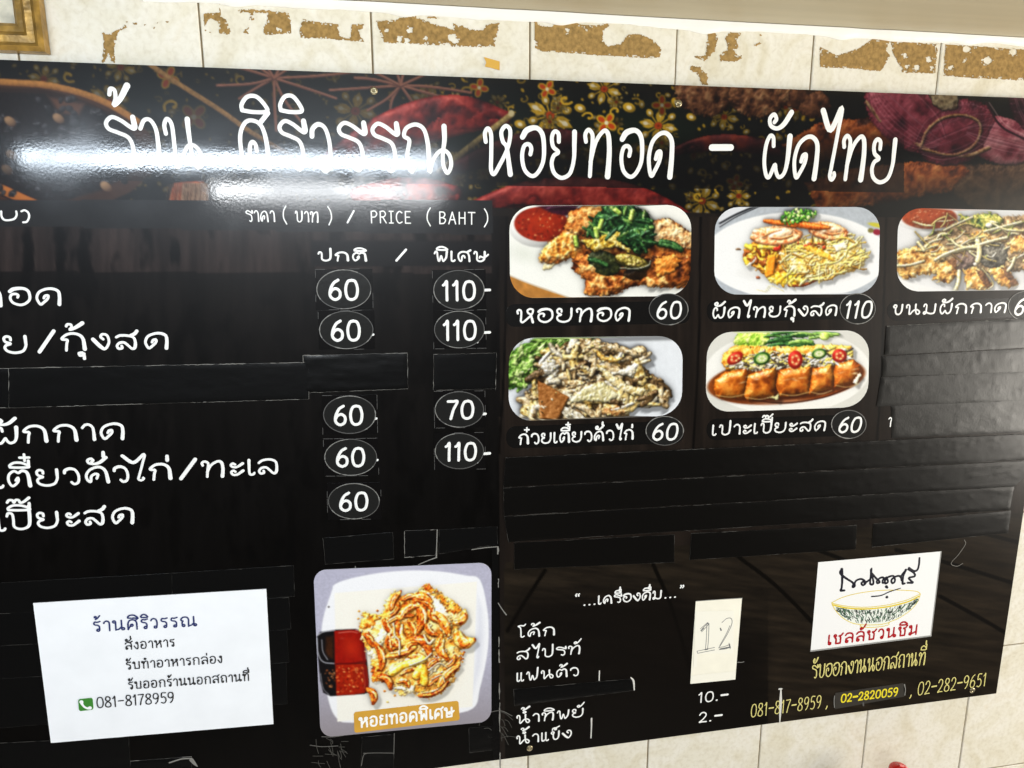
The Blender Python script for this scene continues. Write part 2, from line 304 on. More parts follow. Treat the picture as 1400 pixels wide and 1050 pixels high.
# marks: x counts back from the right stem of the letter that carries them
MARK = {
 'ิ': [[(.12,1.20),(.12,1.32),(.32,1.47),(.62,1.48),(.88,1.32),(.94,1.19),(.52,1.17),(.12,1.20)]],
 'ี': [[(.12,1.20),(.12,1.32),(.32,1.47),(.62,1.46),(.88,1.32),(.94,1.19),(.52,1.17),(.12,1.20)], [(.94,1.19,1.1),(.95,1.58,1.2)]],
 'ื': [[(.12,1.20),(.12,1.32),(.32,1.47),(.62,1.46),(.88,1.32),(.94,1.19),(.52,1.17),(.12,1.20)], [(.94,1.19),(.95,1.56)], [(.70,1.40),(.70,1.58)]],
 'ั': [[(.30,1.30),(.37,1.38),(.27,1.48),(.13,1.38),(.18,1.22),(.42,1.16),(.66,1.26,1.3),(.92,1.54,1.4)]],
 '้': [[(.26,1.42),(.32,1.53),(.46,1.50),(.46,1.34),(.38,1.22,1.1),(.62,1.34,1.4),(.92,1.60,1.7)]],
 '่': [[(.82,1.24,1.5),(.82,1.50,1.3)]],
 '๊': [[(.10,1.30),(.18,1.44),(.32,1.42),(.36,1.28),(.44,1.44),(.56,1.42),(.60,1.28),(.74,1.32),(.96,1.56,1.2)]],
 '๋': [[(.58,1.42),(1.0,1.42)], [(.79,1.22),(.79,1.62)]],
 '์': [[(.66,1.28),(.50,1.22),(.42,1.34),(.56,1.44),(.66,1.32),(.80,1.42),(1.0,1.74)]],
 '็': [[(.14,1.20),(.20,1.40),(.46,1.46),(.60,1.30),(.46,1.22),(.38,1.34),(.62,1.48),(.94,1.62)]],
 'ํ': [[(.55,1.22),(.40,1.30),(.50,1.42),(.64,1.34),(.55,1.22)]],
 'ุ': [[(.80,-.14),(.66,-.18),(.70,-.32),(.86,-.26),(.86,-.16),(.86,-.50,1.3)]],
}
HIGH = set('้่๊๋์')
def clusters(s):
    out = []
    for ch in s:
        if ch in MARK and out: out[-1] += ch
        else: out.append(ch)
    return out
def strokes_of(cl, lib=GLY):
    W, st = lib.get(cl[0]) or GLY[cl[0]]
    st = [list(q) for q in st]
    up = any(c in 'ิีืัํ็' for c in cl[1:])
    for c in cl[1:]:
        dy = 0.36 if (c in HIGH and up) else 0.0
        for q in MARK[c]:
            k = min(W, 1.0)
            st.append([((W - k*0.97 + p[0]*k*0.97 - .02), p[1] + dy) + tuple(p[2:]) for p in q])
    return W, st
GAP = 0.20
def write(ink, s, p0, p1, xh, w, plane=FACE, gap=GAP, slant=0.0, tall=1.0, mono=False, fat=.86, face=None):
    lib = GLY if face is None else FORMAL; mono = mono or face is not None
    """letter s along the foot line p0..p1 (photo pixels); xh, w in pixels"""
    B0, B1 = at(*p0, plane), at(*p1, plane); mx, my = (p0[0]+p1[0])/2, (p0[1]+p1[1])/2
    sc = px_scale(mx, my, plane)
    h = np.hypot(*(at(mx, my - xh, plane) - at(mx, my, plane)))
    cl = clusters(s); nat = sum((lib.get(c[0]) or GLY[c[0]])[0] for c in cl) + gap*(len(cl)-1)
    L = np.hypot(*(B1-B0)); d = (B1-B0)/L; up = np.array([-d[1], d[0]]); k = L/nat; u = 0.0
    for c in cl:
        W, st = strokes_of(c, lib)
        for q in st:
            ink.stroke([tuple(B0 + d*((u + p[0])*k + slant*p[1]*h) + up*(p[1]*h*tall)) + (() if mono or len(p) < 3 else (1 + (p[2]-1)*.8,)) for p in q], w*sc*fat)
        u += W + gap
def lettering(name, s, p0, p1, xh, w, m, parent, y, **kw):
    ink = Ink(y)
    if isinstance(s, str): write(ink, s, p0, p1, xh, w, **kw)
    return ink.build(name, m, parent)
# ------------------------------------------------------------------ the print shop: paints the colours of a printed picture, point by point
_TAB = np.random.default_rng(3).random((256, 256))
def vnoise(x, y):
    xi = np.floor(x).astype(int); yi = np.floor(y).astype(int); fx = x - xi; fy = y - yi
    fx = fx*fx*(3-2*fx); fy = fy*fy*(3-2*fy)
    a = _TAB[yi & 255, xi & 255]; b = _TAB[yi & 255, (xi+1) & 255]; c = _TAB[(yi+1) & 255, xi & 255]; d = _TAB[(yi+1) & 255, (xi+1) & 255]
    return (a*(1-fx) + b*fx)*(1-fy) + (c*(1-fx) + d*fx)*fy
def fbm(x, y, o=4):
    s = 0; a = .5; t = 0
    for i in range(o):
        s = s + a*vnoise(x + 17.3*i, y + 9.1*i); t += a; a *= .55; x = x*2.03; y = y*2.03
    return s/t
def sdist(px, py, poly):
    """signed distance, positive inside"""
    P = np.asarray(poly, float)[:, :2]; best = np.full(px.shape, 1e18); ins = np.zeros(px.shape, bool)
    for i in range(len(P)):
        ax, ay = P[i]; bx, by = P[(i+1) % len(P)]
        ex, ey = bx-ax, by-ay; wx, wy = px-ax, py-ay
        t = np.clip((wx*ex + wy*ey)/(ex*ex + ey*ey + 1e-12), 0, 1)
        best = np.minimum(best, (wx-ex*t)**2 + (wy-ey*t)**2)
        c = (ay <= py) != (by <= py)
        xx = ax + (py-ay)/(by-ay if by != ay else 1e-9)*ex
        ins ^= c & (px < xx)
    return np.where(ins, 1, -1)*np.sqrt(best)
LIGHT = np.array([-0.45, -0.62, 0.64]); LIGHT /= np.linalg.norm(LIGHT)
class Print:
    """px, py: photo pixel of every point of the sheet.  All picture colours are sRGB 0..255"""
    def __init__(s, px, py, base):
        s.px = px; s.py = py; s.c = np.empty(px.shape + (3,)); s.c[:] = base; s.T = (0, 0, 1.0)
        s.r0 = py.min(1); s.r1 = py.max(1); s.c0 = px.min(0); s.c1 = px.max(0)
    def frame(s, ox, oy, k): s.T = (ox, oy, k); return s
    def P(s, pts): return [(s.T[0] + p[0]/s.T[2], s.T[1] + p[1]/s.T[2]) + tuple(p[2:]) for p in pts]
    def win(s, x0, x1, y0, y1, pad=3):
        r = np.where((s.r1 >= y0-pad) & (s.r0 <= y1+pad))[0]; c = np.where((s.c1 >= x0-pad) & (s.c0 <= x1+pad))[0]
        if len(r) == 0 or len(c) == 0: return None
        return slice(r[0], r[-1]+1), slice(c[0], c[-1]+1)
    def mix(s, w, a, col):
        a = np.clip(a, 0, 1)[..., None]; s.c[w] = s.c[w]*(1-a) + np.clip(col, 0, 255)*a
    def poly(s, pts, col, soft=1.0, alpha=1.0, rag=0.0, ragf=.25, tex=0.0, texf=.3):
        q = np.array([p[:2] for p in s.P(pts)]); w = s.win(q[:,0].min(), q[:,0].max(), q[:,1].min(), q[:,1].max(), 3+soft+rag)
        if w is None: return
        X, Y = s.px[w], s.py[w]; d = sdist(X, Y, q)
        if rag: d = d + rag*(fbm(X*ragf + 5, Y*ragf, 3) - .5)*2
        cc = np.array(col, float)*np.ones(X.shape + (1,))
        if tex: cc = cc*(1 + tex*(fbm(X*texf, Y*texf, 4) - .5)*2)[..., None]
        s.mix(w, (d/soft + .5)*alpha if soft <= 2 else np.clip(d/soft, 0, 1)*alpha, cc)
    def ell(s, cx, cy, rx, ry, rot=0, col=(255,255,255), soft=1.0, alpha=1.0, dome=0.0, spec=0.0, dark=None, tex=0.0, texf=.35, rag=0.0):
        (x, y), k = s.P([(cx, cy)])[0], s.T[2]; rx /= k; ry /= k; R = max(rx, ry)
        w = s.win(x-R, x+R, y-R, y+R, 3+soft)
        if w is None: return
        X, Y = s.px[w], s.py[w]; ca, sa = math.cos(rot), math.sin(rot)
        u = ((X-x)*ca + (Y-y)*sa)/rx; v = (-(X-x)*sa + (Y-y)*ca)/ry; r = np.hypot(u, v)
        d = (1-r)*min(rx, ry)
        if rag: d = d + rag*(fbm(X*.3 + cx, Y*.3, 3) - .5)*2
        cc = np.array(col, float)*np.ones(X.shape + (1,))
        if dome: cc = s.lit(cc, u, v, r, ca, sa, dome, spec, dark)
        if tex: cc = cc*(1 + tex*(fbm(X*texf, Y*texf, 4) - .5)*2)[..., None]
        s.mix(w, (d/soft + .5)*alpha if soft <= 2 else np.clip(d/soft, 0, 1)*alpha, cc)
    def lit(s, cc, u, v, r, ca, sa, dome, spec, dark):
        nz = np.sqrt(np.clip(1 - np.minimum(r, 1)**2, 0, 1)); nx = u*ca - v*sa; ny = u*sa + v*ca
        l = np.clip(nx*LIGHT[0] + ny*LIGHT[1] + nz*LIGHT[2], -0.3, 1)
        f = (1 - dome + dome*1.25*(l*.8 + .2))[..., None]
        if dark is not None: cc = np.array(dark, float)*(1-np.clip(f, 0, 1)) + cc*np.clip(f, 0, 1.1)
        else: cc = cc*f
        if spec: cc = cc + 255*spec*(np.clip(l, 0, 1)**14)[..., None]
        return cc
    def tube(s, pts, width, col, dome=0.0, spec=0.0, dark=None, soft=1.0, alpha=1.0, tex=0.0, texf=.4, sub=5):
        q = smooth_line([p[:2] for p in s.P(pts)], sub) if len(pts) > 2 else np.array([p[:2] for p in s.P(pts)]); hw = width/s.T[2]/2
        w = s.win(q[:,0].min()-hw, q[:,0].max()+hw, q[:,1].min()-hw, q[:,1].max()+hw)
        if w is None: return
        X, Y = s.px[w], s.py[w]; best = np.full(X.shape, 1e9); side = np.zeros(X.shape); dx = np.zeros(X.shape); dy = np.zeros(X.shape)
        for i in range(len(q)-1):
            ex, ey = q[i+1]-q[i]; L2 = ex*ex + ey*ey + 1e-9; wx, wy = X-q[i,0], Y-q[i,1]
            t = np.clip((wx*ex + wy*ey)/L2, 0, 1); ax, ay = wx-ex*t, wy-ey*t; d = np.hypot(ax, ay); m = d < best
            best = np.where(m, d, best); dx = np.where(m, ax, dx); dy = np.where(m, ay, dy)
        cc = np.array(col, float)*np.ones(X.shape + (1,))
        if dome: cc = s.lit(cc, dx/hw, dy/hw, best/hw, 1, 0, dome, spec, dark)
        if tex: cc = cc*(1 + tex*(fbm(X*texf, Y*texf, 3) - .5)*2)[..., None]
        s.mix(w, ((hw-best)/soft + .5)*alpha, cc)
    def rough(s, pts, ramp, f=.12, f2=.3, relief=5.0, rag=3.0, soft=1.2, alpha=1.0, seed=0, contrast=1.0, edge=None):
        """crisp, craggy food: a relief of noise lit from the upper left, coloured along a ramp"""
        q = np.array([p[:2] for p in s.P(pts)]); w = s.win(q[:,0].min(), q[:,0].max(), q[:,1].min(), q[:,1].max(), 4+rag)
        if w is None: return
        X, Y = s.px[w] + seed*31.7, s.py[w] + seed*17.1
        d = sdist(s.px[w], s.py[w], q) + rag*(fbm(X*.22, Y*.22, 4) - .5)*2.4
        def hgt(x, y): return np.abs(fbm(x*f, y*f, 4) - .5)*2*.6 + fbm(x*f2 + 40, y*f2, 4)*.5
        h = hgt(X, Y); gx = hgt(X+.6, Y) - h; gy = hgt(X, Y+.6) - h
        l = np.clip(.95 + .62*relief*(gx*.6 + gy*.8), .45, 1.4)
        t = np.clip((fbm(X*f*1.4 + 90, Y*f*1.4, 4) - .5)*2.2*contrast + .5 + (h - .55)*.5, 0, 1)*(len(ramp)-1)
        i = np.clip(t.astype(int), 0, len(ramp)-2); fr = (t - i)[..., None]; R = np.array(ramp, float)
        cc = (R[i]*(1-fr) + R[i+1]*fr)*l[..., None]
        if edge is not None:
            e = np.clip(1 - d/6, 0, 1)[..., None]*.75; cc = cc*(1-e) + np.array(edge, float)*e
        s.mix(w, (d/soft + .5)*alpha, cc)
    def shade(s, cx, cy, rx, ry, rot=0, alpha=.4, col=(20,14,8)): s.ell(cx, cy, rx, ry, rot, col, soft=min(rx, ry)/s.T[2]*.9, alpha=alpha)
    def albedo(s): return np.clip(lin(np.clip(s.c, 0, 255))/LEVEL, 0.001, 0.86)

def soften(c, k=1):
    for _ in range(k):
        p = np.pad(c, ((1,1),(1,1),(0,0)), mode='edge')
        c = (p[:-2,1:-1] + p[2:,1:-1] + p[1:-1,:-2] + p[1:-1,2:] + 3*p[1:-1,1:-1])/7
    return c
def rquad(tl, tr, br, bl, r, n=9):
    """rounded quadrilateral in photo pixels"""
    tl, tr, br, bl = (np.array(v, float) for v in (tl, tr, br, bl))
    w = np.hypot(*(tr-tl)); h = np.hypot(*(bl-tl)); a, b = r/w, r/h; out = []
    for cx, cy, t0 in ((1-a, b, -90), (1-a, 1-b, 0), (a, 1-b, 90), (a, b, 180)):
        for t in np.linspace(t0, t0+90, n):
            u = cx + a*math.cos(math.radians(t)); v = cy + b*math.sin(math.radians(t))
            out.append((tl*(1-u) + tr*u)*(1-v) + (bl*(1-u) + br*u)*v)
    return [tuple(p) for p in out]
def sheet(outline, step, plane=FACE):
    """rows x cols of points filling an outline (photo pixels) on the board plane -> X, Z, px, py"""
    B = ats(outline, plane); z0, z1 = B[:,1].min(), B[:,1].max(); n = max(4, int((z1-z0)/step))
    zs = np.linspace(z1 - 1e-6, z0 + 1e-6, n); XL = []; XR = []
    for z in zs:
        xs = []
        for i in range(len(B)):
            a, b = B[i], B[(i+1) % len(B)]
            if (a[1] <= z) != (b[1] <= z): xs.append(a[0] + (z-a[1])/(b[1]-a[1])*(b[0]-a[0]))
        XL.append(min(xs)); XR.append(max(xs))
    XL = np.array(XL); XR = np.array(XR); m = max(4, int((XR-XL).max()/step)); t = np.linspace(0, 1, m)
    X = XL[:,None]*(1-t) + XR[:,None]*t; Z = np.repeat(zs[:,None], m, 1)
    px, py = seen(X, Z, plane)
    return X, Z, px, py
def blur(a, r):
    r = max(1, int(round(r))); k = 2*r+1
    for ax in (0, 1):
        for _ in range(2):
            p = np.pad(a, [(r+1, r) if i == ax else (0, 0) for i in range(2)], mode='edge'); c = np.cumsum(p, axis=ax)
            a = (c[k:] - c[:-k])/k if ax == 0 else (c[:, k:] - c[:, :-k])/k
    return a
class Pile:
    """a heap of food for a picture: pieces are laid down with height, then lit together so that they shade one another"""
    def __init__(s, pr, x0, y0, x1, y1):
        (a, b), (c, d) = pr.P([(x0, y0), (x1, y1)]); s.pr = pr; s.w = pr.win(a, c, b, d, 1); s.k = pr.T[2]
        s.X, s.Y = pr.px[s.w], pr.py[s.w]; s.H = np.zeros(s.X.shape); s.A = pr.c[s.w].copy(); s.G = np.zeros(s.X.shape); s.on = np.zeros(s.X.shape, bool); s.n = 0
    def _sub(s, x0, x1, y0, y1):
        rr = np.where((s.Y.max(1) >= y0) & (s.Y.min(1) <= y1))[0]; cc = np.where((s.X.max(0) >= x0) & (s.X.min(0) <= x1))[0]
        if len(rr) == 0 or len(cc) == 0: return None
        return slice(rr[0], rr[-1]+1), slice(cc[0], cc[-1]+1)
    def _lay(s, q, inside, h, ramp, bump, bf, gloss, tone, f2=None):
        X, Y = s.X[q], s.Y[q]; s.n += 1; o = s.n*13.7
        b = fbm((X+o)*bf, (Y+o*.7)*bf, 4); rd = 1 - np.abs(2*fbm((X-o)*bf*.6, (Y+o)*bf*.6, 3) - 1)
        v = .55*b + .45*rd
        h = h + bump*(v - .6); m = inside & (h > s.H[q])
        R = np.array(ramp, float); t = np.clip((v - .38)/.42 + tone, 0, 1)*(len(R)-1); i = np.clip(t.astype(int), 0, max(0, len(R)-2)); f = (t-i)[..., None]
        c = R[i]*(1-f) + R[np.minimum(i+1, len(R)-1)]*f
        s.A[q] = np.where(m[..., None], c, s.A[q]); s.H[q] = np.where(m, h, s.H[q]); s.G[q] = np.where(m, gloss, s.G[q]); s.on[q] |= m
    def ell(s, cx, cy, rx, ry, rot, z, hgt, ramp, bump=1., bf=.35, gloss=.2, tone=0., rag=0.):
        (x, y), k = s.pr.P([(cx, cy)])[0], s.k; rx /= k; ry /= k; R = max(rx, ry)+2; q = s._sub(x-R, x+R, y-R, y+R)
        if q is None: return
        X, Y = s.X[q], s.Y[q]; ca, sa = math.cos(rot), math.sin(rot); u = ((X-x)*ca + (Y-y)*sa)/rx; v = (-(X-x)*sa + (Y-y)*ca)/ry; r = np.hypot(u, v)
        if rag: r = r + rag*(fbm(X*.35 + cx, Y*.35 + cy, 3) - .5)
        s._lay(q, r < 1, z + hgt*np.sqrt(np.clip(1-r*r, 0, 1)), ramp, bump, bf, gloss, tone)
    def tube(s, pts, width, z, hgt, ramp, bump=.6, bf=.4, gloss=.2, tone=0., taper=0., z1=None, ribs=0.):
        p = smooth_line([a[:2] for a in s.pr.P(pts)], 5) if len(pts) > 2 else np.array([a[:2] for a in s.pr.P(pts)]); hw = width/s.k/2
        q = s._sub(p[:,0].min()-hw-1, p[:,0].max()+hw+1, p[:,1].min()-hw-1, p[:,1].max()+hw+1)
        if q is None: return
        X, Y = s.X[q], s.Y[q]; best = np.full(X.shape, 1e9); tt = np.zeros(X.shape); n = len(p)-1
        for i in range(n):
            ex, ey = p[i+1]-p[i]; L2 = ex*ex+ey*ey+1e-9; t = np.clip(((X-p[i,0])*ex + (Y-p[i,1])*ey)/L2, 0, 1); d = np.hypot(X-p[i,0]-ex*t, Y-p[i,1]-ey*t); m = d < best
            best = np.where(m, d, best); tt = np.where(m, (i+t)/n, tt)
        wv = hw*(1 - taper*np.abs(2*tt-1)**2); r = best/np.maximum(wv, .05)
        zz = z + (0 if z1 is None else (z1-z)*tt)
        s._lay(q, r < 1, zz + hgt*np.sqrt(np.clip(1-r*r, 0, 1)) + (ribs*np.sin(tt*n*2.2) if ribs else 0), ramp, bump, bf, gloss, tone)
    def poly(s, pts, z, hgt, edge, ramp, bump=2., bf=.15, gloss=.1, tone=0., rag=2., tilt=(0,0)):
        p = np.array([a[:2] for a in s.pr.P(pts)]); q = s._sub(p[:,0].min()-rag, p[:,0].max()+rag, p[:,1].min()-rag, p[:,1].max()+rag)
        if q is None: return
        X, Y = s.X[q], s.Y[q]; d = sdist(X, Y, p) + rag*(fbm(X*.3 + pts[0][0], Y*.3, 4) - .5)*2.2; e = np.clip(d/(edge/s.k), 0, 1)
        c = p.mean(0); s._lay(q, d > 0, z + hgt*np.sqrt(e*(2-e)) + tilt[0]*(X-c[0]) + tilt[1]*(Y-c[1]), ramp, bump, bf, gloss, tone)
    def light(s, amb=.42, dif=.78, depth=1.0, spec=1.0, ao=.10, sh=.55, warm=(1.03,1.0,.95)):
        H = s.H*depth; gy, gx = np.gradient(H)
        # grid spacing in photo pixels
        sx = np.abs(np.gradient(s.X, axis=1)).mean(); sy = np.abs(np.gradient(s.Y, axis=0)).mean(); gx = gx/sx; gy = gy/sy
        n = np.sqrt(1 + gx*gx + gy*gy); l = (-gx*LIGHT[0] - gy*LIGHT[1] + LIGHT[2])/n; hv = LIGHT + np.array([0,0,1.]); hv /= np.linalg.norm(hv)
        sp = np.clip((-gx*hv[0] - gy*hv[1] + hv[2])/n, 0, 1)
        A_ = np.clip(1 - ao*np.clip(blur(H, 3) - H, 0, 9) - ao*.6*np.clip(blur(H, 8) - H, 0, 12), .25, 1)
        lit = np.ones(H.shape)
        for d in range(1, 10):
            dx = int(round(LIGHT[0]*d*1.2/sx)); dy = int(round(LIGHT[1]*d*1.2/sy)); g = abs(dx) + abs(dy) + 1; Q = np.pad(H, g, mode='edge'); P = Q[g+dy:g+dy+H.shape[0], g+dx:g+dx+H.shape[1]]
            lit = np.minimum(lit, 1 - sh*np.clip((P - H - d*.75)/2.2, 0, 1))
        lit = blur(lit, 1); f = amb*A_ + dif*np.clip(l, 0, 1)*lit/LIGHT[2]*.8
        c = s.A*f[..., None]*np.array(warm) + 255*(spec*s.G*sp**26*lit)[..., None]
        base = s.pr.c[s.w]*np.clip(.25 + .75*np.minimum(lit, A_), 0, 1)[..., None]
        a = s.on.astype(float)[..., None]
        s.pr.c[s.w] = base*(1-a) + np.clip(c, 0, 255)*a
# ------------------------------------------------------------------ what the dish pictures show
def scatter(q, n, poly):
    P = np.array([p[:2] for p in poly]); out = []
    while len(out) < n:
        x = q.uniform(P[:,0].min(), P[:,0].max()); y = q.uniform(P[:,1].min(), P[:,1].max())
        if sdist(np.array([[x]]), np.array([[y]]), P)[0,0] > 0: out.append((x, y))
    return out
CRISP = [(58,22,8),(120,56,18),(176,96,36),(214,142,66),(238,190,120)]
GOLDEN = [(130,64,16),(190,110,32),(224,156,64),(244,204,124),(250,228,176)]
BROWN = [(40,16,8),(86,38,14),(138,68,22),(180,102,42)]
LEAF = [(10,24,12),(24,58,28),(44,92,42),(84,136,70)]
def dish_oyster(p):
    p.frame(690, 270, 5.185); q = random.Random(2)
    p.shade(130, 400, 150, 90, .3, .3, (190,196,176))
    p.poly([(0,540),(120,590),(300,650),(480,720),(0,760)], (188,126,56), 1.5, tex=.25, texf=.1)
    p.tube([(20,545),(150,600),(300,655),(470,712)], 10, (214,204,184), alpha=.8)
    p.ell(250,215,215,140,0,(250,248,242),1.5,dome=.25); p.ell(262,190,195,122,.05,(150,34,12),1.5,tex=.3,texf=.2); p.ell(255,170,150,90,.1,(186,52,18),14,.7)
    for x, y in scatter(q, 60, [(90,180),(200,90),(400,110),(440,200),(330,290),(150,290)]): p.ell(x,y,q.uniform(4,11),q.uniform(3,7),q.uniform(0,3),q.choice([(226,130,80),(110,18,8),(232,170,110),(90,24,8)]),1,.7)
    p.poly([(230,60),(520,55),(500,110),(430,130),(330,110)], (56,18,34), 2, tex=.4); p.tube([(300,75),(420,62),(510,70)], 9, (150,90,130), alpha=.6)
    h = Pile(p, 150, 30, 1360, 740)
    for i in range(8): h.tube([(270+q.uniform(0,60),500+q.uniform(-20,10)),(360+q.uniform(0,60),430+q.uniform(-20,30)),(450+q.uniform(0,30),370)], 20, 1, 2, [(190,176,120),(240,232,196)], .3, gloss=.3)
    h.poly([(450,100),(560,60),(720,66),(780,120),(1050,160),(1150,145),(1240,190),(1325,260),(1345,420),(1320,560),(1280,640),(1130,640),(1000,622),(880,640),(800,690),(690,700),(560,690),(580,600),(470,505),(480,430),(380,470),(240,465),(250,420),(310,310),(400,260),(430,180)], 1, 7, 60, CRISP, 7, .13, .12, -.15, 3)
    h.poly([(250,460),(240,420),(300,330),(400,250),(500,240),(560,330),(520,420),(400,440)], 5, 5, 50, GOLDEN, 6, .17, .15, -.1, 3)
    h.poly([(450,100),(560,60),(720,66),(740,160),(640,250),(520,270),(430,230)], 8, 6, 60, CRISP, 6, .16, .15, .18, 3)
    h.poly([(1030,180),(1150,145),(1320,250),(1340,360),(1200,370),(1060,320)], 7, 5, 60, [(110,62,30),(180,120,70),(226,178,120),(246,220,176)], 6, .2, .15, .05, 3)
    h.poly([(900,400),(1200,390),(1340,420),(1310,600),(1130,640),(980,610),(880,560)], 6, 5, 60, BROWN, 7, .12, .15, .0, 4)
    h.poly([(480,430),(600,400),(700,540),(860,560),(830,660),(700,702),(560,690),(580,600)], 6, 7, 60, CRISP, 8, .13, .2, .05, 3)
    h.poly([(1060,440),(1200,400),(1250,450),(1200,530),(1080,570)], 11, 4, 40, [(150,70,16),(206,116,36),(230,156,70)], 6, .14, .25, .1, 3)
    h.poly([(1000,570),(1130,560),(1160,620),(1010,640)], 10, 3, 30, CRISP, 5, .15, .2, .1, 3)
    h.ell(700,465,125,85,.35,11,4,[(12,16,8),(28,34,16),(60,66,30)],3,.2,.3); h.ell(930,540,90,44,0,9,3,[(16,10,6),(44,28,12)],3,.2,.2)
    h.poly([(560,270),(640,130),(720,60),(900,50),(1010,110),(1060,200),(1050,340),(960,410),(850,330),(700,270)], 13, 8, 70, LEAF[:3], 5, .15, .1, -.2, 4)
    for x, y in scatter(q, 90, [(570,260),(650,140),(720,70),(880,55),(1000,110),(1050,200),(1040,330),(950,390),(850,320),(700,260)]):
        a = q.uniform(-1.4,1.2); L = q.uniform(14,54); r = q.choice([LEAF, LEAF, [(16,40,22),(36,80,44),(64,116,66)], [(60,100,40),(110,156,70),(170,200,120)]])
        h.tube([(x-L*math.cos(a),y-L*math.sin(a)),(x+q.uniform(-5,5),y+q.uniform(-5,5)),(x+L*math.cos(a),y+L*math.sin(a))], q.uniform(18,38), q.uniform(16,22), q.uniform(2,4), r, 1.2, .3, .5, q.uniform(-.2,.1), .3)
    for x, y, a in ((900,125,-1.1),(505,310,1.2),(650,250,1.1),(800,100,.3),(680,190,-1)): h.tube([(x-14*math.cos(a),y-30*math.sin(a)),(x+14*math.cos(a),y+30*math.sin(a))], 34, 23, 4, [(120,160,50),(176,210,90),(214,232,140)], .6, gloss=.4)
    for pts in ([(1090,330),(1180,345),(1250,372)], [(1110,310),(1190,325),(1245,362)], [(610,440),(660,452),(720,480)]): h.tube(pts, 34, 15, 3, LEAF, .8, gloss=.5)
    h.poly([(530,300),(640,290),(740,240),(830,240),(800,300),(890,370),(880,392),(800,350),(700,370),(620,385),(580,340)], 19, 5, 26, [(120,84,14),(190,150,44),(230,200,90),(248,234,170)], 6, .2, .25, .05, 3)
    h.ell(905,458,132,54,.25,14,4,[(22,22,10),(60,56,24)],2,.3,.3); h.ell(898,448,116,42,.25,17,5,[(70,62,18),(130,116,40),(186,170,84)],4,.28,.5); h.tube([(820,500),(930,506),(1020,480),(1034,448)], 10, 17, 3, [(120,128,110),(190,196,180)], .3, gloss=.5)
    for x, y in scatter(q, 18, [(790,420),(900,400),(990,450),(900,490)]): h.ell(x,y,q.uniform(6,14),q.uniform(5,9),0,21,2,[(150,120,40),(226,200,130)],.5,gloss=.4)
    for cx, cy in ((935,378),(985,318)): h.ell(cx,cy,24,20,0,21,3,LEAF[1:],.5,gloss=.4); h.ell(cx,cy,12,9,0,24.2,.2,[(12,26,12)],.1)
    h.light(ao=.08, depth=.9)
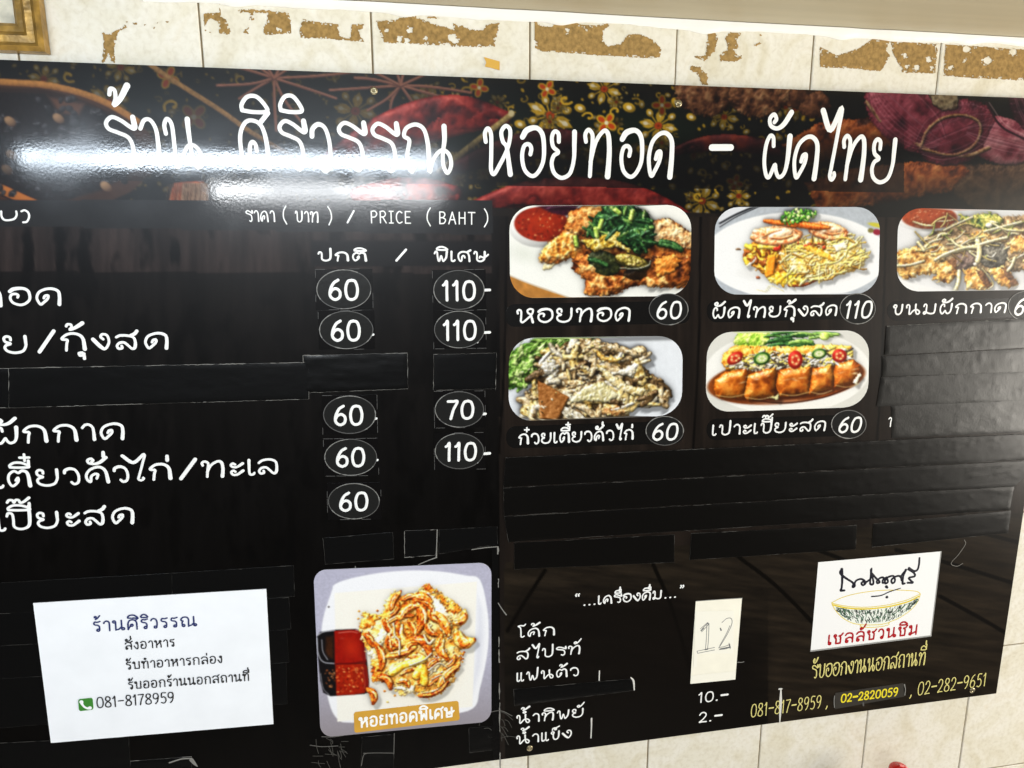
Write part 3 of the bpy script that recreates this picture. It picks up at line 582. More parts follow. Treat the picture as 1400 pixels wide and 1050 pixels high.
def dish_padthai(p):
    p.frame(960, 270, 5.385); q = random.Random(3)
    p.c[:] = (186,192,198); p.c *= (.92+.16*fbm(p.px*.4, p.py*.4, 3))[..., None]
    p.poly([(100,60),(380,55),(130,210)], (226,228,232), 2)
    for o in (0, 26): p.tube([(130,190+o),(260,120+o*.7),(430,50+o*.5)], 8 if o else 16, (52,54,58))
    p.ell(690,430,680,322,0,(250,250,248),1.5); p.ell(690,400,490,250,0,(232,233,232),40,.45); p.ell(720,420,440,220,0,(250,250,247),20,.8)
    p.ell(1290,205,70,16,.2,(206,196,60),1.2); p.ell(1285,255,30,22,.2,(150,26,50),1.2); p.ell(1240,243,22,18,0,(130,120,60),1.2)
    p.shade(700, 560, 480, 90, 0, .3, (120,110,90))
    h = Pile(p, 230, 60, 1260, 710)
    N = [(556,415),(640,345),(760,300),(980,290),(1080,275),(1160,335),(1212,420),(1198,505),(1090,548),(960,592),(880,622),(760,612),(640,580),(596,500)]
    EGG = [(140,98,26),(196,146,52),(228,186,88),(244,216,128),(250,236,180)]
    h.poly([(300,380),(420,330),(600,330),(700,450),(640,590),(480,590),(330,480)], 1, 5, 50, [(150,84,20),(200,130,40),(232,180,80)], 6, .2, .2, -.1, 4)
    h.poly(N, 2, 12, 150, EGG, 6, .2, .2, .12, 3)
    for x, y in scatter(q, 150, N):
        a = q.gauss(-.5, .8) if x < 930 else q.gauss(-.55,.3); L = q.uniform(24,70); b = q.uniform(-24,24)
        h.tube([(x-L*math.cos(a),y-L*math.sin(a)),(x+b,y+b*.6),(x+L*math.cos(a),y+L*math.sin(a))], q.uniform(8,15), q.uniform(10,15), 2.2, q.choice([EGG[2:], EGG[2:4], EGG[1:4], EGG[3:], [(130,90,26),(190,140,56)]]), .5, .4, .25)
    h.poly([(690,370),(780,340),(880,385),(970,450),(990,485),(900,450),(800,400)], 14, 3, 24, [(170,110,20),(224,168,50),(246,206,100)], 2.5, .3, .3)
    h.poly([(960,350),(1060,330),(1060,370),(990,400)], 15, 2, 20, [(226,214,180),(252,248,230)], 2, .3, .3)
    for x, y in scatter(q, 60, [(290,370),(360,345),(560,360),(540,470),(480,590),(400,540),(310,470)]):
        a = q.uniform(0,3); h.tube([(x-20*math.cos(a),y-16*math.sin(a)),(x+q.uniform(-6,6),y+q.uniform(-6,6)),(x+20*math.cos(a),y+16*math.sin(a))], q.uniform(16,36), q.uniform(4,8), q.uniform(2,4), q.choice([[(190,130,16),(240,196,50),(252,226,120)],[(150,80,16),(214,130,30),(240,176,70)],[(90,40,14),(150,76,24)],[(226,180,40),(250,220,100)]]), 1.5, .35, .35)
    h.poly([(480,432),(545,418),(528,570),(470,594),(460,560)], 10, 3, 14, [(206,116,20),(232,150,44)], .8, .3, .3, rag=.6)
    h.tube([(330,505),(375,470),(392,446)], 18, 8, 2, [(230,216,190),(250,244,230)], .3); h.tube([(420,362),(500,362),(540,374)], 36, 9, 4, [(206,150,20),(244,206,70),(252,230,130)], 1, gloss=.4)
    for x, y in scatter(q, 40, [(500,580),(600,560),(740,580),(740,630),(600,640),(500,630)]): h.ell(x,y,q.uniform(16,40),q.uniform(12,24),q.uniform(0,3),q.uniform(5,9),3,q.choice([[(216,160,10),(248,208,40),(253,232,120)],[(226,180,40),(252,230,140)],[(200,140,20),(240,190,60)]]),2,.3,.35,rag=.3)
    h.tube([(640,646),(740,646),(835,606)], 24, 5, 3, [(96,40,14),(160,80,34)], 1, gloss=.3)
    SH = [(176,84,40),(222,136,82),(242,182,132),(250,218,184)]
    for c, rx, ry, rot in (((545,280),192,74,-.05), ((925,246),152,66,.16)):
        ca, sa = math.cos(rot), math.sin(rot); o = lambda u, v: (c[0]+u*rx*ca-v*ry*sa, c[1]+u*rx*sa+v*ry*ca)
        h.ell(*c, rx, ry, rot, 9, 6, SH, 3, .2, .45, 0, .22)
        h.tube([o(-.95,.1),o(-.6,.55),o(0,.72),o(.6,.55),o(.9,.05),o(.7,-.5)], ry*.62, 11, 5, SH[:3], 2.2, .26, .4, .05, .6, ribs=.5)
        h.ell(*o(.15,-.15), rx*.52, ry*.52, rot-.2, 12, 6, SH[1:], 2.6, .2, .5, .2, .25); h.ell(*o(-.5,-.2), rx*.42, ry*.42, rot+.4, 11, 5, SH, 2.6, .22, .5, .05, .25)
        h.tube([o(-.2,.25),o(.2,.3),o(.6,.1)], ry*.26, 15, 2, SH[:2], 1.5, .3, .3, 0, .6); h.tube([o(-.55,.1),o(-.2,-.3),o(.2,-.55)], ry*.16, 16, 1.5, SH[:2], 1, .3, .3, 0, .6)
    OR = [(168,56,14),(222,100,28),(240,140,60)]
    h.tube([(460,172),(540,184),(630,190)], 38, 20, 4, OR, 1, gloss=.5, taper=.3); h.tube([(600,162),(720,196),(830,214),(932,222)], 52, 22, 5, OR, 1, gloss=.5, taper=.6); h.tube([(640,205),(740,214),(860,230)], 26, 21, 3, OR, .8, gloss=.5)
    h.poly([(520,368),(580,352),(576,388),(530,392)], 13, 2, 12, [(160,28,20),(206,60,40)], .8); h.tube([(990,300),(1060,300),(1120,330)], 14, 15, 2, EGG[1:3], .5)
    for x, y in scatter(q, 16, [(680,330),(900,335),(920,370),(740,370)]): h.ell(x,y,q.uniform(9,22),q.uniform(7,13),0,15,2,q.choice([[(100,54,20),(150,90,40)],[(176,50,24),(214,90,50)],[(226,160,40),(246,200,100)]]),1,gloss=.3)
    for x, y in scatter(q, 90, [(570,165),(630,95),(740,80),(840,100),(830,150),(720,180),(600,190)]): h.ell(x,y,q.uniform(9,22),q.uniform(7,14),q.uniform(0,3),q.uniform(24,32),2.5,q.choice([[(30,100,20),(84,160,46),(150,210,90)],[(60,130,30),(130,190,70)],[(20,70,16),(60,120,40)],[(150,190,90),(224,236,170)]]),1,.4,.35)
    h.ell(410,590,16,12,.2,1,2,[(110,50,26),(150,84,50)]); h.ell(265,382,20,8,0,1,2,[(80,50,26),(120,90,50)])
    for pts in ([(400,680),(470,690),(500,660)], [(660,640),(690,680)], [(460,700),(500,650),(600,690)]): h.tube(pts, 6, .5, 1, [(200,190,140),(230,222,180)], .2)
    h.light(amb=.56, ao=.05, depth=.75, sh=.42)
def dish_radish(p):
    p.frame(1215, 270, 7.5); q = random.Random(4)
    p.c[:] = (238,238,238); p.shade(900,140,700,50,0,.5,(200,204,206))
    p.ell(420,215,350,135,0,(250,249,246),1.5,dome=.15); p.ell(415,205,285,118,0,(160,60,26),1.5,tex=.3); p.ell(440,200,220,86,0,(186,72,34),14,.8)
    for x, y in scatter(q, 50, [(170,260),(300,130),(560,110),(680,190),(560,290),(320,320)]): p.ell(x,y,q.uniform(5,14),q.uniform(4,8),0,q.choice([(220,140,90),(130,36,14),(240,190,150)]),1,.8)
    p.shade(900, 560, 800, 260, 0, .5, (90,76,56))
    h = Pile(p, 60, 130, 1700, 980)
    MEAT = [(64,50,34),(112,90,62),(160,132,96),(206,180,140)]; FR = [(88,48,16),(146,92,36),(190,136,60),(224,176,96),(246,220,156)]; SP = [(190,176,110),(230,218,164),(248,242,214)]
    h.poly([(340,420),(520,340),(780,220),(1000,170),(1250,190),(1800,200),(1800,800),(1360,760),(1000,780),(560,720),(400,580)], 1, 10, 200, MEAT, 7, .14, .12, 0, 5)
    for pts, z in (([(90,560),(260,490),(420,560),(560,680),(520,770),(330,800),(130,850),(80,720)],5), ([(370,490),(520,460),(640,560),(560,650),(420,610)],8), ([(560,660),(680,610),(710,800),(600,890),(440,840)],8), ([(760,740),(900,710),(1070,900),(960,955),(800,935)],8), ([(1010,750),(1180,690),(1340,900),(1230,935),(1120,885)],8), ([(1210,470),(1360,360),(1500,400),(1480,570),(1250,570)],12), ([(1360,640),(1600,600),(1700,900),(1440,900)],9), ([(840,380),(980,330),(1080,400),(960,470)],10)):
        h.poly(pts, z, 6, 60, FR, 6, .17, .2, .05, 4)
    for pts, z in (([(870,730),(960,750),(1065,895),(1005,925)],14.2), ([(1150,715),(1220,730),(1335,885),(1262,905)],14.2), ([(600,640),(690,610),(705,760),(640,700)],13)): h.poly(pts, z, 1, 20, [(50,28,14),(96,60,34),(130,90,56)], 4, .2, .15)
    h.ell(1075,585,155,140,0,9,8,[(40,38,34),(80,78,72),(130,128,120)],6,.2,.15,0,.2); h.ell(780,640,170,85,-.3,9,5,[(56,44,42),(100,82,78),(140,120,112)],5,.2,.15,0,.3)
    h.poly([(700,160),(830,195),(1040,150),(1180,210),(1150,290),(1000,340),(860,300),(780,260)], 10, 5, 40, [(30,50,22),(70,96,44),(160,160,70),(220,206,110)], 5, .2, .2, 0, 4)
    for i in range(90):
        x = q.uniform(330,1700); y = q.uniform(220,640); a = q.choice([-.35,-.5,.2,.7,-.1,2,.4]); L = q.uniform(40,130); b = q.uniform(-30,30)
        h.tube([(x-L*math.cos(a),y-L*math.sin(a)),(x+b*.4,y+b),(x+L*math.cos(a),y+L*math.sin(a))], q.uniform(12,24), q.uniform(10,17), 2.5, q.choice([SP, SP, [(150,130,70),(200,186,120)], [(90,100,40),(150,160,80)], [(120,90,50),(170,136,84)]]), .4, .4, .3, 0, .3)
    for pts, w in (([(480,640),(560,590),(720,530),(900,490),(1080,440),(1210,410)], 30), ([(640,430),(700,490),(780,510),(900,510)], 30), ([(300,460),(340,510),(360,540)], 36), ([(910,450),(930,560),(910,650)], 56), ([(720,760),(715,860),(680,960)], 44), ([(830,560),(900,610)], 22), ([(1290,620),(1260,700),(1220,750)], 32), ([(960,730),(1040,830),(1070,900),(1020,940)], 14), ([(860,200),(700,270),(560,340)], 18), ([(1360,250),(1200,290),(980,350)], 24), ([(1050,260),(1200,330),(1380,340)], 22), ([(90,700),(220,690),(360,650)], 26)): h.tube(pts, w, 18, 4, SP, .6, .4, .35)
    h.ell(1025,285,36,26,0,18,4,[(236,236,220),(252,252,246)],.5); h.ell(885,685,22,18,0,17,3,[(236,230,210),(250,246,236)],.5); h.tube([(1010,600),(1060,612),(1100,570)], 18, 18, 3, [(170,164,150),(214,208,196)], .5)
    h.light(amb=.52, ao=.06, depth=.8, sh=.45); p.poly([(80,790),(240,860),(600,955),(620,975),(80,975)], (246,246,244), 4)
    p.c = p.c*.93 + np.array([238,234,224])*.07
def dish_noodle(p):
    p.frame(690, 390, 4.567); q = random.Random(6)
    p.c[:] = (236,239,242); p.c *= (.97+.06*fbm(p.px*.2, p.py*.2, 3))[..., None]
    p.ell(700,560,560,330,0,(222,226,230),60,.5); p.tube([(880,440),(940,520),(930,600)], 8, (206,210,214), alpha=.6)
    h = Pile(p, 0, 300, 1080, 870); LT = [(44,88,24),(92,144,48),(142,190,84),(200,226,150)]
    h.poly([(0,650),(20,430),(230,310),(580,310),(520,370),(300,430),(200,570),(140,640)], 1, 4, 40, LT[:3], 7, .16, .2, -.2, 4)
    for x, y in scatter(q, 60, [(20,640),(30,430),(230,320),(560,320),(520,360),(300,420),(200,560),(140,640)]):
        a = q.uniform(0,3); L = q.uniform(30,60); h.poly([(x-L*math.cos(a),y-L*math.sin(a)),(x+20*math.sin(a),y-24*math.cos(a)),(x+L*math.cos(a),y+L*math.sin(a)),(x-18*math.sin(a),y+20*math.cos(a))], q.uniform(4,9), 3, 20, LT, 6, .2, .35, q.uniform(-.15,.25), 3)
    heap = [(90,780),(150,660),(200,560),(230,460),(330,380),(400,350),(480,360),(560,350),(700,370),(880,430),(850,500),(980,590),(1035,660),(1020,720),(860,740),(760,800),(640,830),(340,850),(180,830)]
    ND = [(84,62,32),(140,112,70),(186,158,112),(220,198,156),(240,226,196)]; PALE = [(150,136,110),(200,190,164),(232,226,208),(248,245,236)]; YEL = [(130,96,34),(190,156,80),(226,200,130),(244,228,176)]; DK = [(40,28,16),(84,62,36),(128,100,62)]
    h.poly(heap, 5, 12, 160, DK+[(170,140,96)], 6, .18, .15, 0, 4)
    for x, y in scatter(q, 210, heap):
        a = q.gauss(.5,.8); L = q.uniform(26,72); w = q.uniform(26,56); b = q.uniform(-20,20)
        h.tube([(x-L*math.cos(a),y-L*math.sin(a)),(x+b,y-b),(x+L*math.cos(a),y+L*math.sin(a))], w, q.uniform(12,20), q.uniform(3,6), q.choice([ND,ND,PALE,YEL,DK,ND]), 3, .24, .4, q.uniform(-.15,.15), .35)
    for pts, r, z in (([(545,400),(600,470),(690,490),(735,455),(640,450),(590,410)], [(190,130,40),(232,180,84),(248,216,140)], 22), ([(510,625),(620,600),(720,690),(640,735),(500,725),(400,740),(430,690)], [(170,160,100),(214,206,156),(240,236,206)], 22), ([(640,560),(700,535),(830,480),(850,500),(800,580),(760,560)], PALE, 20), ([(90,790),(160,700),(215,760),(222,835),(140,825)], YEL, 18), ([(600,765),(700,740),(775,790),(700,820),(600,805)], [(140,84,36),(200,146,84),(230,190,130)], 20), ([(560,480),(640,530),(760,620),(890,650),(860,695),(760,680),(640,600)], YEL[1:]+[(250,244,214)], 22), ([(470,360),(600,350),(860,420),(860,450),(700,420),(560,400)], ND, 20)):
        h.poly(pts, z, 4, 22, r, 3.5, .24, .5, 0, 2)
    h.poly([(225,480),(290,440),(340,500),(320,570),(240,565)], 20, 5, 40, [(110,100,84),(190,184,170),(240,240,234)], 6, .24, .3, .1, 3)
    h.poly([(205,592),(300,640),(405,700),(370,760),(335,840),(218,835)], 23, 2, 12, [(120,66,22),(150,92,40),(176,116,60)], 1.2, .3, .4, rag=.8)
    for x, y in ((520,490),(560,535),(480,540)): h.ell(x,y,30,24,.5,21,1,[(16,12,10),(40,30,24)],2,.3,.4,rag=.4)
    for x, y in scatter(q, 90, heap): h.ell(x,y,q.uniform(4,10),q.uniform(3,7),q.uniform(0,3),25,1,q.choice([[(246,240,214)],[(230,206,130)],[(70,50,26)],[(240,220,150)]]),.1,gloss=.1)
    h.light(ao=.06, depth=.85, dif=.74, amb=.38)
def dish_roll(p):
    p.frame(950, 390, 4.565); q = random.Random(8)
    p.c[:] = (226,224,214); p.ell(575,540,520,262,-.04,(250,248,240),1.5); p.ell(575,550,440,205,-.04,(238,235,222),30,.6)
    p.ell(570,590,495,150,-.1,(150,70,22),1.5,tex=.2); p.ell(560,640,430,100,-.12,(84,34,14),8,.9); p.ell(430,690,200,50,.1,(110,50,20),8,.7); p.ell(600,752,420,46,-.05,(247,244,232),14,.9)
    p.tube([(330,712),(560,735),(800,700),(960,640)], 10, (60,22,8), alpha=.7); p.tube([(560,722),(640,716)], 8, (200,120,70), alpha=.7); p.tube([(760,684),(820,668)], 7, (210,140,90), alpha=.7)
    h = Pile(p, 90, 270, 1070, 730); LT = [(70,120,20),(130,184,50),(184,220,90),(224,240,150)]
    h.poly([(240,370),(260,300),(460,285),(475,370),(350,395)], 1, 5, 40, LT, 7, .2, .3, .05, 4)
    for i in range(16):
        y = q.uniform(290,380); x = q.uniform(480,830); h.tube([(x-70,y+8),(x,y-4),(x+70,y+q.uniform(-8,10))], q.uniform(16,30), q.uniform(2,5), 4, q.choice([[(10,34,12),(30,76,30),(60,116,50)],[(24,60,20),(70,120,48)],[(80,130,50),(150,190,90)]]), .8, .3, .5, 0, .3)
    h.ell(810,318,32,26,0,6,4,LT[1:],1,gloss=.4)
    TOP = [(140,70,12),(200,120,30),(232,168,64),(248,210,120)]
    h.poly([(165,480),(180,420),(250,375),(560,380),(860,368),(975,378),(990,470),(880,500),(200,535)], 3, 9, 60, TOP, 2.5, .2, .4, .05, 2)
    for x in (345, 535, 700): h.tube([(x,385),(x+8,440)], 10, 8, .5, [(90,40,8)], .2)
    h.poly([(180,505),(250,470),(420,450),(600,440),(860,420),(905,455),(860,505),(600,515),(330,535)], 10, 4, 30, [(120,110,90),(190,184,164),(244,240,228)], 5, .3, .2, 0, 4)
    for x, y in scatter(q, 230, [(185,510),(250,450),(420,410),(640,425),(860,388),(985,400),(985,470),(860,500),(520,515),(300,530)]):
        a = q.uniform(-.8,.8); h.tube([(x-14*math.cos(a),y-14*math.sin(a)),(x+14*math.cos(a),y+14*math.sin(a))], q.uniform(7,16), q.uniform(13,18), 2, q.choice([[(230,222,204),(252,250,242)],[(246,244,234)],[(214,176,50),(244,214,110)],[(236,206,100)],[(70,62,48)],[(200,190,166)]]), .5, .4, .25)
    rolls = [[(120,650),(125,590),(190,540),(322,518),(336,560),(318,640),(302,700),(150,702)], [(308,690),(330,560),(400,532),(506,508),(502,600),(492,690),(330,716)], [(508,620),(523,530),(600,512),(722,508),(727,560),(708,680),(530,692)], [(712,680),(735,518),(850,498),(868,560),(857,642),(720,682)], [(870,640),(867,540),(880,488),(990,462),(1032,500),(1036,540),(982,612)]]
    RL = [(112,46,8),(160,76,14),(190,100,24),(212,132,46)]
    for i, pts in enumerate(rolls):
        P = np.array(pts); cy = (P[:,1].min()+P[:,1].max())/2; h.poly([(x-3, y+4) for x, y in pts], 7, 5, 30, RL[:2]+[(200,110,30)], 1.6, .2, .3, -.1, 1.2); h.poly(pts, 9, 14, 58, RL, 1.0, .12, .8, .05, .8, tilt=(0,-.16))
        x0, x1, y0, y1 = P[:,0].min(), P[:,0].max(), P[:,1].min(), P[:,1].max()
    h.poly([(985,608),(1032,530),(1040,556),(1012,620)], 34, 2, 10, [(226,214,184),(250,246,232)], 1); h.poly([(450,702),(522,684),(516,714)], 36, 2, 8, [(170,170,110),(220,220,170)], 1)
    h.light(amb=.5, ao=.05, depth=.55, spec=.9, sh=.45, dif=.8)
    for i, pts in enumerate(rolls):
        P = np.array(pts); x0, x1, y0, y1 = P[:,0].min(), P[:,0].max(), P[:,1].min(), P[:,1].max(); cx = (x0+x1)/2
        for k in range(5): p.ell(q.uniform(x0+24,x1-24), y0+(y1-y0)*q.uniform(.18,.5), q.uniform(5,18), q.uniform(2,5), q.uniform(-.3,.1), (255,236,190), 2, .6)
        p.tube([(x0+10,y1-16),(cx,y1-4),(x1-14,y1-26)], 6, (238,214,150), alpha=.55)
    for x, y, rx, ry, a, c in ((250,455,56,34,-.6,(206,34,22)), (626,465,46,58,.1,(210,30,20)), (902,440,46,42,0,(206,28,20))):
        p.shade(x+5, y+10, rx*1.1, ry*1.1, a, .5, (40,20,8)); p.ell(x,y,rx,ry,a,c,1.3,dome=.4,spec=.2); p.ell(x,y,rx*.62,ry*.62,a,(232,110,70),1.2); p.ell(x,y,rx*.3,ry*.3,a,(196,40,24),1.2)
        for k in range(5): p.ell(x+rx*.45*math.cos(k*1.26), y+ry*.45*math.sin(k*1.26), 7, 6, 0, (246,214,140), 1)
    for x, y, rx, ry, a in ((418,457,54,40,-.3), (775,427,48,32,-.2)):
        p.shade(x+5, y+10, rx*1.1, ry*1.1, a, .5, (30,26,8)); p.ell(x,y,rx,ry,a,(44,96,26),1.3,dome=.4,spec=.2); p.ell(x,y,rx*.7,ry*.66,a,(190,214,120),1.2)
        for k in range(6): p.ell(x+rx*.36*math.cos(k*1.05), y+ry*.34*math.sin(k*1.05), 8, 6, 0, (244,240,206), 1)
def dish_special(p):
    q = random.Random(9); p.frame(420, 720, 5.0)
    p.c[:] = (186,184,202); p.c *= (.92+.16*fbm(p.px*.5, p.py*.5, 3))[..., None]
    low = np.clip((p.py - 900)/110, 0, 1)[..., None]; p.c = p.c*(1-low) + np.array([150,142,146])*low
    pl2 = [(170,430),(190,390),(300,350),(500,312),(700,296),(900,302),(1080,330),(1180,360),(1230,560),(1240,740),(1225,900),(1180,1100),(1130,1240),(900,1290),(600,1340),(300,1335),(220,1320),(160,1230),(110,1000),(95,800),(110,620)]
    p.poly([(x+8, y+14) for x, y in pl2], (120,116,130), 20, .5); pl2 = [tuple(v) for v in smooth_line(pl2 + pl2[:1], 5)][:-1]; p.poly(pl2, (250,250,252), 1.8); p.poly([(1150,380),(1215,560),(1225,740),(1205,960),(1120,1230),(1090,1225),(1130,900)], (226,227,236), 8, .8)
    p.poly([(186,450),(1160,372),(1130,1226),(206,1330)], (254,250,238), 1.2, .85)
    tr = [(68,745),(90,715),(200,700),(330,695),(375,710),(395,760),(425,1060),(415,1130),(390,1140),(160,1155),(110,1130),(90,1050),(70,850)]
    p.poly(tr, (18,16,18), 1.5); p.tube([(68,760),(75,860),(110,920),(190,932)], 8, (190,190,196), alpha=.8); p.tube([(92,1000),(110,1100),(150,1145)], 6, (150,150,156), alpha=.8); p.tube([(70,740),(110,716),(188,706)], 7, (200,200,206), alpha=.8)
    p.poly([(120,740),(188,735),(190,915),(140,900),(115,850)], (60,30,14), 4, .9, tex=.5); p.tube([(100,770),(108,850),(140,905)], 5, (230,230,236), alpha=.8)
    p.poly([(186,708),(290,700),(340,702),(368,718),(382,760),(396,850),(402,910),(388,928),(190,932)], (156,20,10), 1.5, tex=.12); p.poly([(192,938),(385,932),(408,948),(420,1060),(414,1106),(394,1132),(320,1144),(200,1150)], (160,28,8), 1.5, tex=.25)
    p.ell(300,830,90,90,.2,(206,54,26),30,.75); p.ell(300,1040,90,80,0,(196,56,20),34,.7); p.tube([(215,722),(300,714),(345,722)], 7, (236,150,130), alpha=.55); p.tube([(375,960),(396,1040),(392,1100)], 6, (226,120,100), alpha=.5); p.ell(240,760,26,10,-.1,(246,190,170),5,.5)
    p.poly([(200,730),(330,715),(370,800),(380,900),(260,900)], (198,44,18), 20, .6); p.poly([(360,720),(392,770),(428,1090),(400,1130),(380,1000)], (120,8,8), 3, .85); p.tube([(190,932),(300,930),(404,915)], 9, (110,10,10)); p.tube([(330,702),(374,718),(390,770),(404,900)], 4, (240,200,200), alpha=.85)
    for x, y in scatter(q, 80, [(200,950),(390,950),(400,1110),(210,1130)]): p.ell(x,y,q.uniform(4,12),q.uniform(3,7),q.uniform(0,3),q.choice([(226,110,50),(206,66,24),(236,160,90),(120,16,6)]),1,.75)
    for x, y in scatter(q, 26, [(110,990),(188,950),(192,1100),(140,1110)]): p.ell(x,y,q.uniform(4,12),q.uniform(3,8),1,q.choice([(150,80,40),(90,40,16),(190,130,80)]),1,.7)
    p.shade(720,960,400,310,0,.22,(236,206,140))
    h = Pile(p, 290, 360, 1180, 1250)
    body = [(350,690),(390,580),(500,600),(540,500),(600,430),(640,480),(740,450),(820,390),(900,440),(960,480),(1040,540),(1080,600),(1050,700),(1110,770),(1060,850),(1000,1000),(1010,1060),(900,1140),(830,1170),(720,1130),(650,1160),(600,1110),(560,1060),(470,1040),(430,960),(470,860),(400,840)]
    WH = [(214,150,60),(240,204,124),(250,234,190),(253,248,228)]; OG = [(120,36,6),(184,82,14),(222,128,32),(242,172,74),(250,214,140)]; DKO = [(96,26,4),(160,60,10),(206,104,26),(234,152,60)]
    h.poly(body, 1, 6, 120, [(176,92,22),(216,140,44),(240,184,92),(250,222,160)], 6, .14, .2, .1, 5)
    for pts in ([(350,690),(385,590),(500,620),(450,700)], [(900,480),(1010,520),(1060,580),(1000,610)], [(540,690),(720,640),(740,760),(640,810),(540,830)], [(430,900),(520,860),(540,1060),(450,1060)], [(900,980),(1080,850),(1040,960),(1000,1040)], [(560,640),(740,580),(720,520),(640,470),(560,600)], [(640,940),(760,900),(860,960),(740,1040)], [(780,420),(830,385),(910,450),(850,450)]): h.poly(pts, 5, 4, 40, OG, 7, .2, .25, -.05, 4)
    for pts in ([(760,470),(830,440),(940,540),(990,640),(960,770),(890,650),(840,580)], [(520,660),(560,640),(560,720),(470,900),(410,870)], [(800,960),(900,860),(960,820),(900,960),(840,1010)], [(560,960),(680,900),(800,900),(660,990),(580,1000)], [(600,1100),(740,1070),(720,1140)]): h.poly(pts, 8, 5, 50, WH, 4, .16, .2, .25, 4)
    M = [(600,500,74,46,-1.1),(770,600,120,84,1.45),(790,485,64,70,.3),(690,570,88,58,-.6),(620,625,112,46,-.3),(640,745,84,104,1.0),(590,775,62,70,1.1),(930,660,92,74,1.05),(790,800,86,76,.7),(920,830,86,68,1.3),(1055,625,58,58,-.9),(1068,772,66,90,.4),(500,880,96,62,1.35),(640,860,112,60,-.3),(760,890,64,50,.3),(540,1050,64,56,.8),(660,1060,46,48,.4),(960,1010,104,62,-.8),(870,1120,114,48,-.45),(445,1150,56,60,1.2),(700,480,54,46,-.2),(840,705,62,50,.8),(560,690,72,50,.9),(720,690,62,48,1.2),(425,770,52,56,1.0),(860,930,56,44,-.6),(980,930,60,44,-.9),(770,1010,60,56,1.5),(700,820,56,54,-.8),(860,600,60,50,1.2),(560,800,54,50,1.3),(690,980,60,44,-.3),(880,1040,70,46,-.6),(600,570,60,44,-1.0),(830,540,50,46,.8)]
    for x, y, L, w, a in M:
        ca, sa = math.cos(a), math.sin(a); o = lambda u, v: (x+u*L*ca-v*w*sa, y+u*L*sa+v*w*ca); z = q.uniform(11,16); r = q.choice([OG, OG, DKO, DKO]); b = q.uniform(.1,.35)*q.choice([-1,1,1])
        h.tube([o(-.95,b),o(-.35,-b*.5),o(.35,-b*.5),o(.95,b)], w*.95, z, w*.075, r, 3.5, .26, .6, q.uniform(-.1,.1), .55)
        h.tube([o(-.8,b+.16),o(-.2,.18-b*.5),o(.4,.16-b*.5),o(.85,b+.1)], w*.32, z+w*.05, 2.5, DKO, 2, .3, .5, -.15, .5)
        h.tube([o(-.7,b-.22),o(-.1,-.24-b*.5),o(.5,-.2-b*.5)], w*.26, z+w*.055, 2.2, OG[2:]+[(253,238,196)], 1.2, .3, .6, .1, .5)
    h.tube([(580,995),(660,945),(790,905)], 52, 16, 5, [(206,140,20),(240,196,66),(252,228,140)], 1.6, .25, .5); h.tube([(745,1015),(790,965),(802,1060)], 58, 17, 5, [(190,110,14),(236,170,44),(250,212,110)], 1.8, .25, .5)
    for pts, w_ in (([(590,660),(600,740),(630,780),(628,870)], 13), ([(800,740),(830,795),(865,770)], 16), ([(700,945),(800,905),(850,860)], 10), ([(830,980),(900,930),(960,960)], 9), ([(850,1040),(920,1010),(940,1060)], 8)): h.tube(pts, w_, 23, 3, WH[1:], .4, gloss=.4)
    for x, y in scatter(q, 150, body): h.ell(x,y,q.uniform(4,12),q.uniform(3,8),q.uniform(0,3),q.uniform(12,20),1.5,q.choice([WH[1:],OG[2:],DKO]),1,gloss=.3)
    for x, y in ((550,1195),(350,625),(355,575),(480,572),(530,1120),(690,1230),(600,1150)): h.ell(x,y,9,7,0,1,2,OG,1)
    h.light(amb=.60, dif=.86, ao=.045, depth=.75, sh=.32, warm=(1.06,1.0,.90))
    p.ell(148,545,6,6,0,(60,50,50),1)
